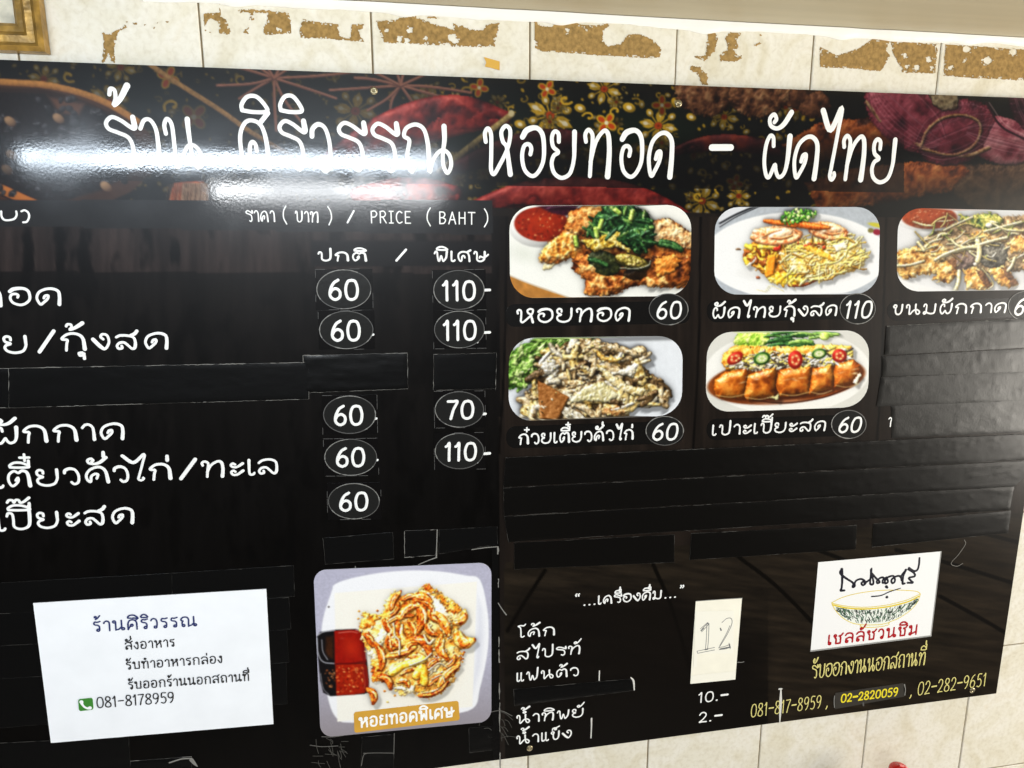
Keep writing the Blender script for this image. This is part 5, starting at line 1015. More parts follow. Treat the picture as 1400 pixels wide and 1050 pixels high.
def paint_backdrop():
    X, Z = flat_grid(BX0, BX1, BZ0, BAND, .0021); px, py = seen(X, Z)
    pr = Print(px, py, (20,16,14)); wood(pr)
    left = px < 690
    pr.c[left] *= np.array([.9,.92,.95])
    # heading strip, bright wood strip, and the dark panel behind the price list
    st = ((px < 673) & (py <= np.interp(px, [0,673],[309,321])))
    n = fbm(px*.05, py*.05, 3)
    pr.c = np.where(st[..., None], np.array([34,34,35])*(.85+.3*n)[..., None], pr.c)
    ws = (~st) & (px < 673) & (py < np.interp(px, [0,673],[371,374]))
    v = fbm(px*.09, py*.012, 4); streak = np.clip((fbm(px*.05+9, py*.02, 3)-.55)*6, 0, 1)
    strip = np.array([46,38,36])*(.45+.9*v)[..., None]*(1-.8*streak)[..., None]
    pr.c = np.where(ws[..., None], strip, pr.c)
    dk = (~st) & (~ws) & (px < 683)
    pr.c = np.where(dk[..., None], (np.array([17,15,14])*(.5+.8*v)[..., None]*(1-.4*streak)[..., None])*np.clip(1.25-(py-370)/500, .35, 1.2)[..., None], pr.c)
    pr.poly([(425,329),(672,329),(672,364),(425,364)], (22,21,22), 1.5, .85)
    # planks on the right
    for x0, x1 in ((958,955),(1212,1206),(693,690)): pr.tube([(x0,275),(x1,480),(x1-8,620)], 3.4, (8,6,5), alpha=.9)
    pr.shade(1340, 330, 180, 110, 0, .55, (46,44,38)); pr.shade(1200, 330, 60, 110, 0, .3, (46,40,34))  # the same reflected glow, painted as soft grey patches over the planks
    # the printed floor of boards running away at the foot of the board
    fl = (px > 690) & (py > np.interp(px, [690,1400],[770,700]))
    g = fbm(px*.02 + py*.015, py*.16 - px*.02, 4)
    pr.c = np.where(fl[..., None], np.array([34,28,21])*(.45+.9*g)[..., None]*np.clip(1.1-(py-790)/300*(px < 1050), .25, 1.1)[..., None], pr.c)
    for pts in ([(745,780),(718,822),(694,862)], [(893,772),(918,830),(945,920)], [(1005,758),(1060,800),(1112,852)], [(1118,752),(1170,772),(1230,800)], [(1225,752),(1290,768),(1395,800)], [(1285,815),(1340,845),(1400,880)], [(1340,728),(1395,742)]):
        pr.tube(pts, 5.5, (8,6,4), alpha=.95)
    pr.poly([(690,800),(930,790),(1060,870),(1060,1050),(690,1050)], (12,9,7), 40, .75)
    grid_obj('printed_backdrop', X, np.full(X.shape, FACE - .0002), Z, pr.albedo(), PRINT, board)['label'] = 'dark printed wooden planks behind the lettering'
paint_backdrop()

# ------------------------------------------------------------------ the printed dish pictures
def photo(name, label, outline, base, painter, parent=board, y=L1, step=.00095, m=PHOTO):
    X, Z, px, py = sheet(outline, step); pr = Print(px, py, base); painter(pr)
    pr.c = soften(pr.c, 2)*(1 + .05*(fbm(px*1.3, py*1.3, 2) - .5))[..., None]
    o = grid_obj(name, X, np.full(X.shape, y), Z, pr.albedo(), m, parent)
    if label: o['label'] = label
    return o
P1 = rquad((696,281),(945.5,280),(943.5,404.5),(697.5,408), 34); P2 = rquad((977.5,283),(1203.5,283),(1200.5,402),(976,403), 33)
P3 = rquad((1228,284),(1444,289),(1441,396),(1225,399), 32); P4 = rquad((696,462),(933.5,459),(932,568),(695,576.5), 34); P5 = rquad((967,454),(1188.5,451),(1186.5,556),(964,564), 34)
photo('dish_picture', 'crisp mussel omelette with spring onion and a bowl of red sauce', P1, (248,247,238), dish_oyster)
photo('dish_picture', 'fried noodles in an egg net with shrimps on a white plate', P2, (248,247,238), dish_padthai)
photo('dish_picture', 'fried radish cake with bean sprouts and red sauce, at the right edge', P3, (240,240,240), dish_radish)
photo('dish_picture', 'pale stir-fried wide noodles with lettuce', P4, (240,242,244), dish_noodle)
photo('dish_picture', 'sliced fresh spring roll in brown sauce with chilli rings', P5, (240,236,226), dish_roll)

# dark rounded bars that carry the dish names
BAR = mat('caption_bar', (15,14,13), rough=.2, spec=.5)
for tl, tr, br, bl in (((691,416),(944,411),(944,442),(691,447)), ((966,411),(1198,405),(1198,435),(967,441)), ((1212,412),(1440,406),(1440,432),(1213,439)), ((692,583),(935,575),(935,606),(692,613)), ((966,573),(1185,566),(1185,595),(966,602))):
    slab('caption_bar', ats(rquad(tl, tr, br, bl, 13)), FACE - .0001, FACE - .0003, BAR, board)

# ------------------------------------------------------------------ lettering printed on the board
def line(name, s, p0, p1, xh, w, m=WHITE, parent=board, y=L2, **kw):
    return lettering(name, s.replace('ำ', 'ํา'), p0, p1, xh, w, m, parent, y, **kw)
ink = Ink(L2)
for s, x0, x1, yb, yt in (('ร้',150.7,190,229.6,160),('า',195,222,229.6,163),('น',229,281,230.5,163),('ศิ',330,374,232,165),('ริ',385,420,233,165),('ว',427,455,234,170),('ร',465,501,234,167.5),('ร',510.5,545,235,168.6),('ณ',553,618,236.8,170)):
    write(ink, s, (x0,yb), (x1,yb+.4), yb-yt, 6.4)
    if s == 'น': ink.build('shop_name', WHITE, board); ink = Ink(L2)
ink.build('shop_name', WHITE, board); ink = Ink(L2)
for s, x0, x1, yb, yt in (('ห',662.4,700.7,239,172.5),('อ',712,745,240.8,173.5),('ย',752.5,788,243,178.7),('ท',798,836,241.8,176.6),('อ',847,878,241.8,177),('ด',885,920,242.5,181)):
    write(ink, s, (x0,yb), (x1,yb+.5), yb-yt, 6.4)
ink.build('dish_name', WHITE, board); ink = Ink(L2)
write(ink, '-', (968,237), (1000,237.5), 68, 6.4); ink.build('heading_dash', WHITE, board); ink = Ink(L2)
for s, x0, x1, yb, yt in (('ผั',1042,1079,243,185),('ด',1083,1117,244.7,186.4),('ไ',1116,1143,246,186.5),('ท',1148,1181,246,185),('ย',1188.6,1221,249,190)):
    write(ink, s, (x0,yb), (x1,yb+.5), yb-yt, 6.2)
ink.build('dish_name', WHITE, board)
def multi(name, segs, m=WHITE, **kw):
    k = Ink(L2)
    for s, p0, p1, xh, w in segs:
        write(k, s.replace('ำ', 'ํา'), p0, p1, xh, w, **kw)
        if name == 'price_heading': k.build(name, m, board); k = Ink(L2)
    return k.build(name, m, board) if k.v else None
multi('price_heading', [('ราคา',(337,303),(376,303.4),15,1.9),('(',(387,303),(393.5,303),17,1.9),('บาท',(404,303.4),(436,304),14.5,1.9),(')',(448.5,304),(455,304),17,1.9),('/',(474.5,304),(485,304.2),13,2),('PRICE',(507,304.6),(562,305.2),16,1.9),('(',(583,305.4),(590,305.5),17,1.9),('BAHT',(600,305.8),(650,306.6),16,1.9),(')',(661,306.8),(668,307),17,1.9)])
multi('column_heading', [('ปกติ',(435,356.4),(502,356.6),11.5,2.8)]); multi('column_heading', [('/',(541,356),(556.5,356),12,2.6)]); multi('column_heading', [('พิเศษ',(593.5,357),(668,357.4),13,2.8)])
ink = Ink(L2); s0 = px_scale(20,295)
ink.stroke([tuple(v) for v in ats([(2,289),(2.5,296),(6,300.5),(13,301),(20,299),(23,294),(22.5,289)])], 2.8*s0); ink.stroke([tuple(v) for v in ats([(29.5,289),(34,287.5),(39,291),(40,297),(37,303),(32,304)])], 2.8*s0)
ink.build('list_heading', WHITE, board)
multi('menu_row', [('ท',(-24,418.5),(5.5,418),22,4.2),('อ',(14,417),(44,416.8),23,4.2),('ด',(51,416.8),(86,416.4),22,4.2)])
multi('menu_row', [('ย',(6.5,482.4),(40.5,482),22.5,4.4),('/',(52.5,480.5),(79,480),22.5,4.2),('กุ้',(85,479),(120,478.6),23,4.2),('ง',(128,478),(151,477.6),22,4.2),('ส',(159,477.4),(190,477),20,4.2),('ด',(199,476.6),(232,476.2),21,4.2)])
multi('menu_row', [('ผั',(-6,606.5),(28,605.6),22,4.4),('ก',(33,605),(67.5,604),22.5,4.2),('ก',(74,603.6),(108.5,602.6),22,4.2),('า',(113,602),(131,601.4),21.5,4.2),('ด',(138.5,600.6),(172,599.6),21,4.2)])
multi('menu_row', [('เ',(-3,667),(6,666.4),23,4.2),('ตี๋',(11,665.4),(44.5,664.6),22,4.2),('ย',(51,664),(83,663),21.5,4.2),('ว',(88.5,662),(110.5,661),21,4.2),('คั่',(118,660),(151,659),22,4.2),('ว',(156,658.6),(177,658),20.5,4.2),('ไ',(168.5,657.2),(201,656.4),21.5,3.9),('ก่',(205,655.6),(236.5,654.8),21,4.2),('/',(246,653.8),(271,652.6),20.5,4.2),('ท',(276.5,652.2),(309,651),21.5,4),('ะ',(315,650.4),(334,649.6),19,3.8),('เ',(339.5,649),(349,648.8),20,3.8),('ล',(353,648),(380.5,647),19.5,3.8)])
multi('menu_row', [('เ',(-2,725.6),(9,725),22,4.2),('ปี๊',(10,723.8),(46,722.6),22,4.2),('ย',(52,722),(83,720.6),21,4.2),('ะ',(91,719.6),(110,718.8),20,4),('ส',(116,717.8),(145.5,716.6),20,4.2),('ด',(154,715.8),(185,714.6),20.5,4.2)])
multi('dish_caption', [('หอยทอด',(706.5,441),(862,438.4),18,3.1)])
multi('dish_caption', [('ก๋วยเตี๋ยวคั่วไก่',(709,607.4),(866,600.4),13.5,2.5)])
multi('dish_caption', [('ผัดไทยกุ้งสด',(974,435),(1144,430.8),14,2.6)])
multi('dish_caption', [('เปาะเปี๊ยะสด',(973,595),(1128.5,588.2),13,2.4)])
multi('dish_caption', [('ขนมผักกาด',(1220,430.4),(1375,426.8),13,2.4)])
multi('drink_heading', [('“',(785,828.6),(793,828),11,2),('...เครื่องดื่ม...',(797,827.8),(925,816.4),11,2.1),('”',(928,817),(935,816.4),11,2)])
multi('drink_name', [('โค้ก',(707,871.4),(759,868),11.5,2.1)]); multi('drink_name', [('สไปรท์',(706,902),(794,893),11.5,2.1)]); multi('drink_name', [('แฟนต้ว',(706,931.4),(791,923),11,2.1)])
multi('drink_name', [('น้ำทิพย์',(706,989.4),(798,979),11,2.1)]); multi('drink_name', [('น้ำแข็ง',(706,1017.4),(781,1008),11,2.1)])
multi('drink_price', [('10.-',(954,960.4),(995,956),13,2.0)]); multi('drink_price', [('2.-',(955,987.6),(987,984),13,2.0)])
multi('catering_line', [('รับออกงานนอกสถานที่',(1109,927.6),(1264,908.4),17.5,1.6)], m=YELLOW, gap=.14)
multi('phone_number', [('081-817-8959',(1026,980.4),(1122,967.4),17,1.4)], m=YELLOW); multi('phone_number', [(',',(1128.5,966.4),(1132,966),12,1.7)], m=YELLOW)
multi('phone_number', [(',',(1243,951.6),(1247,951),12,1.7),('02-282-9651',(1253.7,950.4),(1347,937.2),17,1.4)], m=YELLOW)
def marks(name, px_strokes, w, m=WHITE, parent=board, y=L2):
    k = Ink(y)
    for s in px_strokes:
        if name in ('price_dash','price_dot','scratch','scuffs','worn_edge','dusty_edge','pencil_smudge') and k.v: k.build(name, m, parent); k = Ink(y)
        k.stroke([tuple(at(*p[:2])) + tuple(p[2:]) for p in s], w*px_scale(*s[0][:2]))
    return k.build(name, m, parent)
marks('price_dash', [[(663,396.6),(669.5,396.3)],[(662,454.6),(669.5,454.2)],[(659.5,566),(663.6,565.6)],[(661,620.2),(669.5,619.6)]], 3.6)
marks('price_dot', [[(509,457.6),(510.4,457.4)],[(512,572.6),(514.6,572)],[(514.6,629),(516,628.6)],[(652,467.6),(652.8,467.4)],[(646,578.6),(646.8,578.4)],[(652.4,632),(652.8,630.4)]], 3.0)
marks('leftover_mark', [[(1215,572.6),(1217,570.8),(1218.6,573),(1217.4,577),(1216.8,583)]], 1.6)
SCR = mat('scratch', (206,204,196), rough=.7)
marks('scratch', [[(1067.4,942,.8),(1067,958,1.6),(1066.4,974,1.3),(1065.8,988,.6)],[(1065,941.8),(1068.4,941.6)]], 2.2, SCR)
marks('scratch', [[(819.4,917),(819,930)],[(808.6,982,1.4),(808.4,995),(807.8,1008.6)],[(862.4,926),(866,931,1.6),(867,943)]], 1.5, SCR)
GREY = mat('worn_edge', (96,93,86), rough=.6)
marks('scratch', [[(1318,738),(1319.5,744),(1310,758),(1300,770),(1308,774),(1316,770)]], .8, GREY)

# ------------------------------------------------------------------ the printed award panel
award = slab('award_panel', ats([(1118.6,768.6),(1286.8,753.7),(1272.5,869.5),(1108,890.5)]), FACE - .0001, L1, mat('panel_white', (238,238,236), rough=.22), board)
award['label'] = 'white slanted panel with a signature, a green patterned bowl and red lettering'
z6b = lambda p: zm(1090,740,5.25,p)
BEV = mat('panel_bevel', (150,150,146), rough=.3)
marks('panel_edge', [z6b([(97,787),(958,678)])], 2.0, BEV, award, L1 - .00002); marks('panel_edge', [z6b([(1031,74),(958,678)])], 1.5, BEV, award, L1 - .00002)
NAVY = mat('signature_ink', (22,22,34), rough=.3)
marks('signature', [z6b(s) for s in ([(318,205,1.6),(308,222,1.3),(322,245,1.2),(360,272),(392,292),(405,305)], [(318,200,1.5),(322,260,1.2),(318,330,1.1),(312,352,1.3),(338,352)],
    [(405,300),(398,325,1.3),(412,322),(412,298),(425,280),(455,270),(478,280),(490,300),(470,315),(460,298),(480,285)], [(480,300),(505,285),(525,262),(530,195,1.3),(528,240),(522,300),(540,308,1.2),(545,285),(528,225)],
    [(530,225),(560,260),(590,290),(575,300),(570,285),(595,262),(620,262),(628,290),(612,298),(615,275),(640,258)], [(640,258),(650,290),(632,302),(630,280),(655,255),(690,250),(700,285),(682,300),(675,278),(700,255),(730,248),(750,265)],
    [(778,205,1.3),(760,250),(755,300,1.2),(770,302)], [(770,215),(745,250),(748,280)], [(795,200),(835,225),(842,250),(800,262),(818,285),(828,297),(790,297)], [(800,190),(835,212),(860,205),(872,170),(876,120)], [(638,325,1.5),(646,332)], [(642,400,1.4),(646,402)])], 2.7, NAVY, award, L1 - .0001)
marks('signature', [z6b([(532,396,1.2),(600,388),(660,362),(740,336,.8)])], 1.5, NAVY, award, L1 - .0002)
BY = mat('bowl_yellow', (222,196,44), rough=.3)
bowl = slab('bowl_drawing', ats(z6b([(245,445),(320,462),(420,474),(520,474),(650,458),(780,425),(882,378),(860,440),(800,505),(720,560),(660,585),(655,600),(600,615),(520,620),(460,615),(445,598),(400,590),(340,560),(290,515),(260,475)])), L1, L1 - .00006, mat('bowl_white', (232,236,226), rough=.3), award)
marks('bowl_outline', [z6b(s) for s in ([(246,440),(330,400),(450,370),(600,352),(740,350),(850,358),(882,376)], [(246,442),(320,460),(420,471),(520,471),(650,455),(780,422),(882,378)], [(246,442),(270,490),(320,545),(390,585),(450,598),(455,612),(520,618),(600,612),(655,598),(660,580),(730,550),(810,495),(862,435),(882,380)], [(452,598),(520,600),(600,596),(660,582)])], .9, BY, award, L1 - .0001)
marks('bowl_outline', [z6b([(252,455),(330,474),(430,484),(530,483),(660,467),(790,434),(872,395)])], 2.0, BY, award, L1 - .0001)
k1, k2 = Ink(L1 - .00014), Ink(L1 - .00014); q = random.Random(12); s0 = px_scale(1190,840)
for i in range(300):
    x = q.uniform(280, 860); top = np.interp(x, [250,420,530,660,790,880],[470,492,494,478,446,400]); bot = np.interp(x, [270,320,390,450,660,730,810,862],[480,535,575,590,572,540,485,430]); y = q.uniform(top, bot)
    a = (x-560)/330*.9 + q.uniform(-.5,.5) + math.pi/2; L = q.uniform(5, 17)
    (k1 if q.random() < .55 else k2).stroke([tuple(at(*v)) for v in z6b([(x-L*math.cos(a),min(max(y-L*math.sin(a),top),bot)),(x+q.uniform(-5,5),y),(x+L*math.cos(a),max(min(y+L*math.sin(a),bot),top))])], q.uniform(.5,1.1)*s0, sub=3)
k1.build('bowl_pattern', mat('pattern_green', (70,104,78), rough=.4), award); k2.build('bowl_pattern', mat('pattern_dark', (34,44,40), rough=.4), award)
lettering('award_lettering', 'เชลล์ชวนชิม', (1131,881.6), (1254,866.6), 12.5, 2.7, mat('red_print', (170,20,30), rough=.3), award, L1 - .0001, gap=.20, face='formal')

# screws that hold the board
def screw(x, y, r):
    c = at(x, y); N = 20; v = []; f = []; R = r*px_scale(x, y); prof = [(1,0),(1,-.0008),(.75,-.0016),(.3,-.0019),(.25,-.0009),(.02,-.0009)]
    for k, (rr, h) in enumerate(prof):
        v += [(c[0]+R*rr*math.cos(2*math.pi*i/N), FACE - .0002 + h, c[1]+R*rr*math.sin(2*math.pi*i/N)) for i in range(N)]
        if k: f += [[N*(k-1)+i, N*(k-1)+(i+1) % N, N*k+(i+1) % N, N*k+i] for i in range(N)]
    obj('screw', v, f, mat('screw_metal', (150,140,112), rough=.35, metallic=.9, spec=.6), board, smooth=True)
screw(511,124.3,5.4); screw(927.3,141.6,5); screw(724,1022.6,4); screw(1329,943.6,3.6)
# ------------------------------------------------------------------ things stuck on the board
S0 = FACE - .0008
def ring(cx, cy, rx, ry, n=48, rot=0): return [(cx + rx*math.cos(t)*math.cos(rot) - ry*math.sin(t)*math.sin(rot), cy + rx*math.cos(t)*math.sin(rot) + ry*math.sin(t)*math.cos(rot)) for t in np.linspace(0, 2*math.pi, n, endpoint=False)]
FILM = mat('sticker_film', (30,30,29), rough=.24, spec=.2, bump=(160,.3,.0003))
SQ = mat('sticker_backing', (13,12,12), rough=.22, spec=.2)
RIM = mat('sticker_rim', (120,119,114), rough=.5); RIM2 = mat('sticker_rim_faint', (74,73,70), rough=.5)
def price(lab, num, c, r, p0, p1, h, w, group, square=True, slant=0.0, seed=0, worn=.3):
    q = random.Random(seed); b = at(*c)
    t = thing('price_sticker', lab, 'sticker', (b[0], S0, b[1]), group)
    if square:
        x, y = c; e = 1.04
        sq = [(x-r[0]*e, y-r[1]*e+1), (x+r[0]*e, y-r[1]*e), (x+r[0]*e+1, y+r[1]*e-1), (x-r[0]*e+1, y+r[1]*e)]
        slab('backing', ats(sq), FACE - .0003, FACE - .00055, SQ, t)
        k = Ink(FACE - .00056)
        for i in range(4):
            a, d = np.array(sq[i]), np.array(sq[(i+1) % 4])
            for j in range(5):
                if q.random() < .3: u = j/5; k.stroke([tuple(at(*(a+(d-a)*u))), tuple(at(*(a+(d-a)*(u+.17))))], .6*px_scale(*c), sub=0); k.build('backing_edge', RIM2, t); k = Ink(FACE - .00056)
    slab('film', ats(ring(*c, *r)), FACE - .0006, S0, FILM, t)
    P = ring(*c, r[0]*.985, r[1]*.985, 60); k = Ink(S0 - .00001); k.stroke([tuple(at(*p)) for p in P + P[:1]], 1.1*px_scale(*c), sub=0); k.build('rim', RIM2, t)
    k = Ink(S0 - .00004)
    for j in range(3):
        a = q.randint(0, 59); n = q.randint(6, 16); k.stroke([tuple(at(*P[(a+i) % 60])) + (q.uniform(.4,1.3),) for i in range(n)], 1.2*px_scale(*c), sub=0); k.build('worn_rim', RIM, t); k = Ink(S0 - .00004)
    lettering('number', num, p0, p1, h, w*.98, WHITE, t, S0 - .0001, slant=slant)
    return t
GL = 'oval price stickers in the two price columns'; GR = 'oval price stickers beside the dish captions'
price('black oval 60 sticker at the top of the left price column, under its heading', '60', (470.1,395.5), (37.5,27), (450,409.5), (490.5,409.5), 26.5, 4.6, GL, seed=1)
price('black oval 60 sticker second in the left price column, just above the short black tape', '60', (473.4,451), (37,26), (453.4,465.4), (493,465), 26.5, 4.6, GL, seed=2)
price('black oval 60 sticker third in the left price column, just below the short black tape', '60', (477.9,566.8), (36,26), (457.4,580.8), (496.4,580), 25.5, 4.5, GL, seed=3)
price('black oval 60 sticker fourth in the left price column, level with the lower 110 sticker', '60', (479.5,624.9), (36,25), (460,637.6), (498.8,636.8), 24.5, 4.4, GL, seed=4)
price('black oval 60 sticker at the bottom of the left price column', '60', (483.8,685), (35.3,24.5), (464.4,698), (503,697), 24, 4.4, GL, seed=5)
price('black oval 110 sticker at the top of the right price column', '110', (627.4,396.3), (35,27), (605,410.4), (650,410), 25.5, 4.4, GL, seed=6)
price('black oval 110 sticker in the right price column just above a square of black tape', '110', (628,450.4), (34.5,25.5), (606,464.6), (651,464), 25.5, 4.4, GL, seed=7)
price('black oval 70 sticker, the only one showing 70', '70', (628,559.6), (33.5,24.5), (611.4,572.4), (647.6,571.8), 24, 4.3, GL, seed=8)
price('black oval 110 sticker at the bottom of the right price column, under the 70', '110', (628,616.5), (33.5,24.5), (608,629.4), (651,628.8), 23.5, 4.2, GL, seed=9)
price('oval 60 sticker beside the caption of the crisp mussel omelette', '60', (913.8,422.8), (27,21.5), (897,435.4), (930.4,435), 22.5, 3.6, GR, False, .05, 10)
price('oval 60 sticker beside the caption of the stir-fried wide noodles with lettuce', '60', (908.5,588.8), (26,20), (891,601.2), (925,600.6), 21.5, 3.7, GR, False, .08, 11)
price('oval 110 sticker beside the caption of the shrimp noodles', '110', (1172,422), (24.5,21), (1153,434.6), (1189.5,434), 22, 3.4, GR, False, .12, 12)
price('oval 60 sticker beside the caption of the sliced spring roll', '60', (1160,580), (24,19.5), (1145,591), (1175,590.2), 19.5, 3.4, GR, False, .12, 13)
price('oval price sticker cut off by the right edge of the picture', '60', (1402,418.5), (24.5,20.5), (1385,430.4), (1415,429.6), 21, 3.3, GR, False, .1, 14)

TAPE = mat('black_tape', (10,10,10), rough=.24, spec=.3, bump=(900,.25,.0002))
DUST = mat('tape_dust', (118,116,110), rough=.8); DUST2 = mat('tape_dust_faint', (60,58,53), rough=.8)
def tape(lab, poly, level=1, dust=.5, group=None, seed=0, wrinkle=1.0, sides=(0,1,2,3), dm=None, gloss=None):
    """black adhesive tape: poly = tl, tr, br, bl in photo pixels; level = how many layers lie under it"""
    q = random.Random(seed*7+1); y0 = FACE - .0004 - .00018*level; y1 = y0 - .00014
    tl, tr, br, bl = [at(*p) for p in poly]; ctr = (tl+tr+br+bl)/4
    L = np.hypot(*(tr-tl)); H = np.hypot(*(bl-tl)); nx = max(6, int(L/.004)); nz = max(5, int(H/.003))
    u, v = np.meshgrid(np.linspace(0,1,nx), np.linspace(0,1,nz))
    P = (tl*(1-u)[...,None] + tr*u[...,None])*(1-v)[...,None] + (bl*(1-u)[...,None] + br*u[...,None])*v[...,None]
    jag = (fbm(u*L*160 + seed, v*3.0, 3) - .5)*.0016*(np.abs(v-.5)*2)**6
    P[...,1] += jag
    e = np.minimum(np.minimum(u, 1-u)*L, np.minimum(v, 1-v)*H); rise = np.clip(e/.002, 0, 1)
    h = y1 - wrinkle*.00055*np.clip(fbm(P[...,0]*70 + seed*3, P[...,1]*300, 3) - .52, 0, 1)*rise - wrinkle*.0004*(fbm(P[...,0]*14, P[...,1]*40 + seed, 2))*rise
    V = np.stack([P[...,0], h, P[...,1]], -1).reshape(-1,3); n = nx*nz; i = np.arange(n).reshape(nz, nx)
    F = np.stack([i[:-1,:-1], i[1:,:-1], i[1:,1:], i[:-1,1:]], -1).reshape(-1,4).tolist()
    rim = list(i[0,:]) + list(i[1:,-1]) + list(i[-1,-2::-1]) + list(i[-2:0:-1,0]); b = n
    m = len(rim); V = np.vstack([V, V[rim]*[1,0,1] + [0, FACE - .0002, 0], V[rim]])      # the side walls keep their own corners: a crisp cut edge
    F += [[b+m+k, b+m+(k+1) % m, b+(k+1) % m, b+k] for k in range(m)]
    t = thing('black_tape', lab, 'tape', (ctr[0], FACE, ctr[1]), group)
    obj('tape_strip', V, F, gloss or TAPE, t, smooth=True)
    s = px_scale(*poly[0])
    for side in sides:
        a, c = [(tl,tr),(tr,br),(br,bl),(bl,tl)][side]; Ls = np.hypot(*(c-a)); m2 = max(4, int(Ls/.0035)); x = .5; pts = []
        for j in range(m2+1):
            if q.random() < .3: x = q.uniform(.5,1.5) if q.random() < dust*.7 else q.uniform(.08,.3)
            pts.append(tuple(a + (c-a)*j/m2 + np.array([q.gauss(0,.0002), q.gauss(0,.0002)])) + (x*q.uniform(.7,1.2),))
        k = Ink(y1 - .00008); k.stroke(pts, s*((.85 if side == 0 else .6)*(1 if dm is None else .6)), sub=2); k.build('dusty_edge', dm or DUST, t)
    return t
GT = 'strips of black tape covering old lines of the menu'
tape('narrow end of black tape at the left edge beside the long tape', [(-60,505),(14,503.6),(14.6,557),(-60,559)], 1, .5, GT, 1)
tape('long black tape across the left list between the second and third dish rows', [(12.2,503.4),(421.8,495.3),(422.4,545.5),(12.8,557.4)], 2, .75, GT, 2, .7)
tape('short black tape between the 60 stickers of the left price column', [(414,486),(557,482.4),(557.6,531.5),(417,537)], 1, .7, GT, 3, 1.6)
tape('square black tape between the 110 and 70 stickers of the right price column', [(593,484.5),(679,482.4),(677.4,531.4),(592.4,533.6)], 1, .45, GT, 4, .8)
W = mat('ribbed_tape', (18,17,15), rough=.30, spec=.36, bump=(420,.35,.0003))
tape('ribbed black tape at the right edge just under the radish cake caption', [(1211.5,445.8),(1440,433.5),(1440,473),(1208.6,485.5)], 3, .4, GT, 5, 1.8, sides=(0,), gloss=W)
tape('ribbed black tape at the right edge, second in the stack under the radish cake caption', [(1205.8,487),(1440,474.6),(1440,507),(1205.8,515)], 2, .5, GT, 6, 1.8, sides=(0,), gloss=W, dm=DUST2)
tape('ribbed black tape at the right edge with a lifted light corner, third in its stack', [(1204,516),(1440,506.6),(1440,546),(1197.7,555.6)], 1, .3, GT, 7, 1.8, sides=(0,), gloss=W, dm=DUST2)
tape('ribbed black tape at the right edge, lowest of the stack above the long tapes', [(1218,554),(1440,545),(1436,589),(1218.5,598.6)], 0, .15, GT, 8, 1.8, sides=(0,), gloss=W, dm=DUST2)
D = mat('matte_tape', (8,7,6), rough=.28, spec=.25, bump=(700,.25,.0002))
tape('longest black tape right under the lower dish captions, reaching the right edge', [(691,625.5),(1434,592),(1427,627),(688,666)], 4, .3, GT, 9, 1.4, gloss=D, dm=DUST2)
tape('long black tape second below the lower dish captions', [(688,667),(1426,628.6),(1386,664.4),(689,705)], 3, .35, GT, 10, 1.2, gloss=D, dm=DUST2)
tape('long black tape third below the lower dish captions', [(689,706),(1386,665),(1380,697),(695,741)], 2, .35, GT, 11, 1.2, gloss=D, dm=DUST2)
tape('black tape piece above the drinks heading, left of three in the lowest row', [(703,742),(922,730.6),(921.5,768.6),(703,778)], 1, .25, GT, 12, 1, gloss=D, dm=DUST2)
tape('black tape piece above the paper card marked 12, middle of three in the lowest row', [(945,729),(1171,718),(1169.5,750.6),(942.6,765.4)], 1, .25, GT, 13, 1, gloss=D, dm=DUST2)
tape('black tape piece above the award panel, right of three in the lowest row', [(1193.6,716),(1382,698),(1378,728.4),(1191.6,747.8)], 1, .45, GT, 14, 1, gloss=D, dm=DUST2)
tape('narrow black tape among the drink names, under the third drink', [(702,942),(862,927.6),(866,943.6),(703.4,964.6)], 1, .3, GT, 15, 1.2, dm=DUST2)
tape('black tape above the left half of the white paper notice', [(-60,800),(235,783.4),(236,826),(-60,842)], 1, .25, GT, 16, .6, dm=DUST2)
tape('black tape above the right half of the white paper notice', [(235,783.4),(401.5,773),(403,815),(236,826)], 0, .2, GT, 17, .6, dm=DUST2)
tape('black tape behind the top of the white paper notice, showing at its right', [(-60,842),(395,816.6),(398,860),(-60,886)], 0, .2, GT, 18, .6, dm=DUST2)
tape('black tape behind the middle of the white paper notice', [(-60,886),(392,861),(395,905),(-60,931)], 1, .1, GT, 19, .6, dm=DUST2)
tape('black tape behind the lower part of the white paper notice', [(-60,931),(391,906),(393,962),(-60,1000)], 0, .1, GT, 20, .6, dm=DUST2)
tape('black tape along the bottom edge of the picture under the white paper notice', [(-60,1018),(176,1007.4),(180,1062),(-60,1070)], 1, .4, GT, 21, .8, dm=DUST2)
tape('peeled black tape with a light corner below the right of the paper notice', [(128,1044),(262,1034),(264,1075),(128,1080)], 0, .5, GT, 22, 1.2)
tape('black tape above the left corner of the square dish print', [(441.6,735.6),(537,727.4),(538.6,764),(444.6,771)], 1, .45, GT, 23, 1, dm=DUST2)
tape('small black tape square above the middle of the square dish print', [(553,725.6),(597.4,723.6),(597,758.4),(553,762)], 1, .75, GT, 24, 1)
tape('black tape above the right corner of the square dish print', [(600,724),(680,719.6),(680,744),(600,757)], 0, .3, GT, 25, 1, dm=DUST2)
tape('black tape below the left part of the square dish print', [(495,1007),(538.6,1003.6),(538,1060),(493,1060)], 1, .6, GT, 26, 1, dm=DUST2)
tape('black tape below the right part of the square dish print', [(641,995),(683,991),(683.4,1024),(641.6,1029)], 0, .6, GT, 27, 1, dm=DUST2)

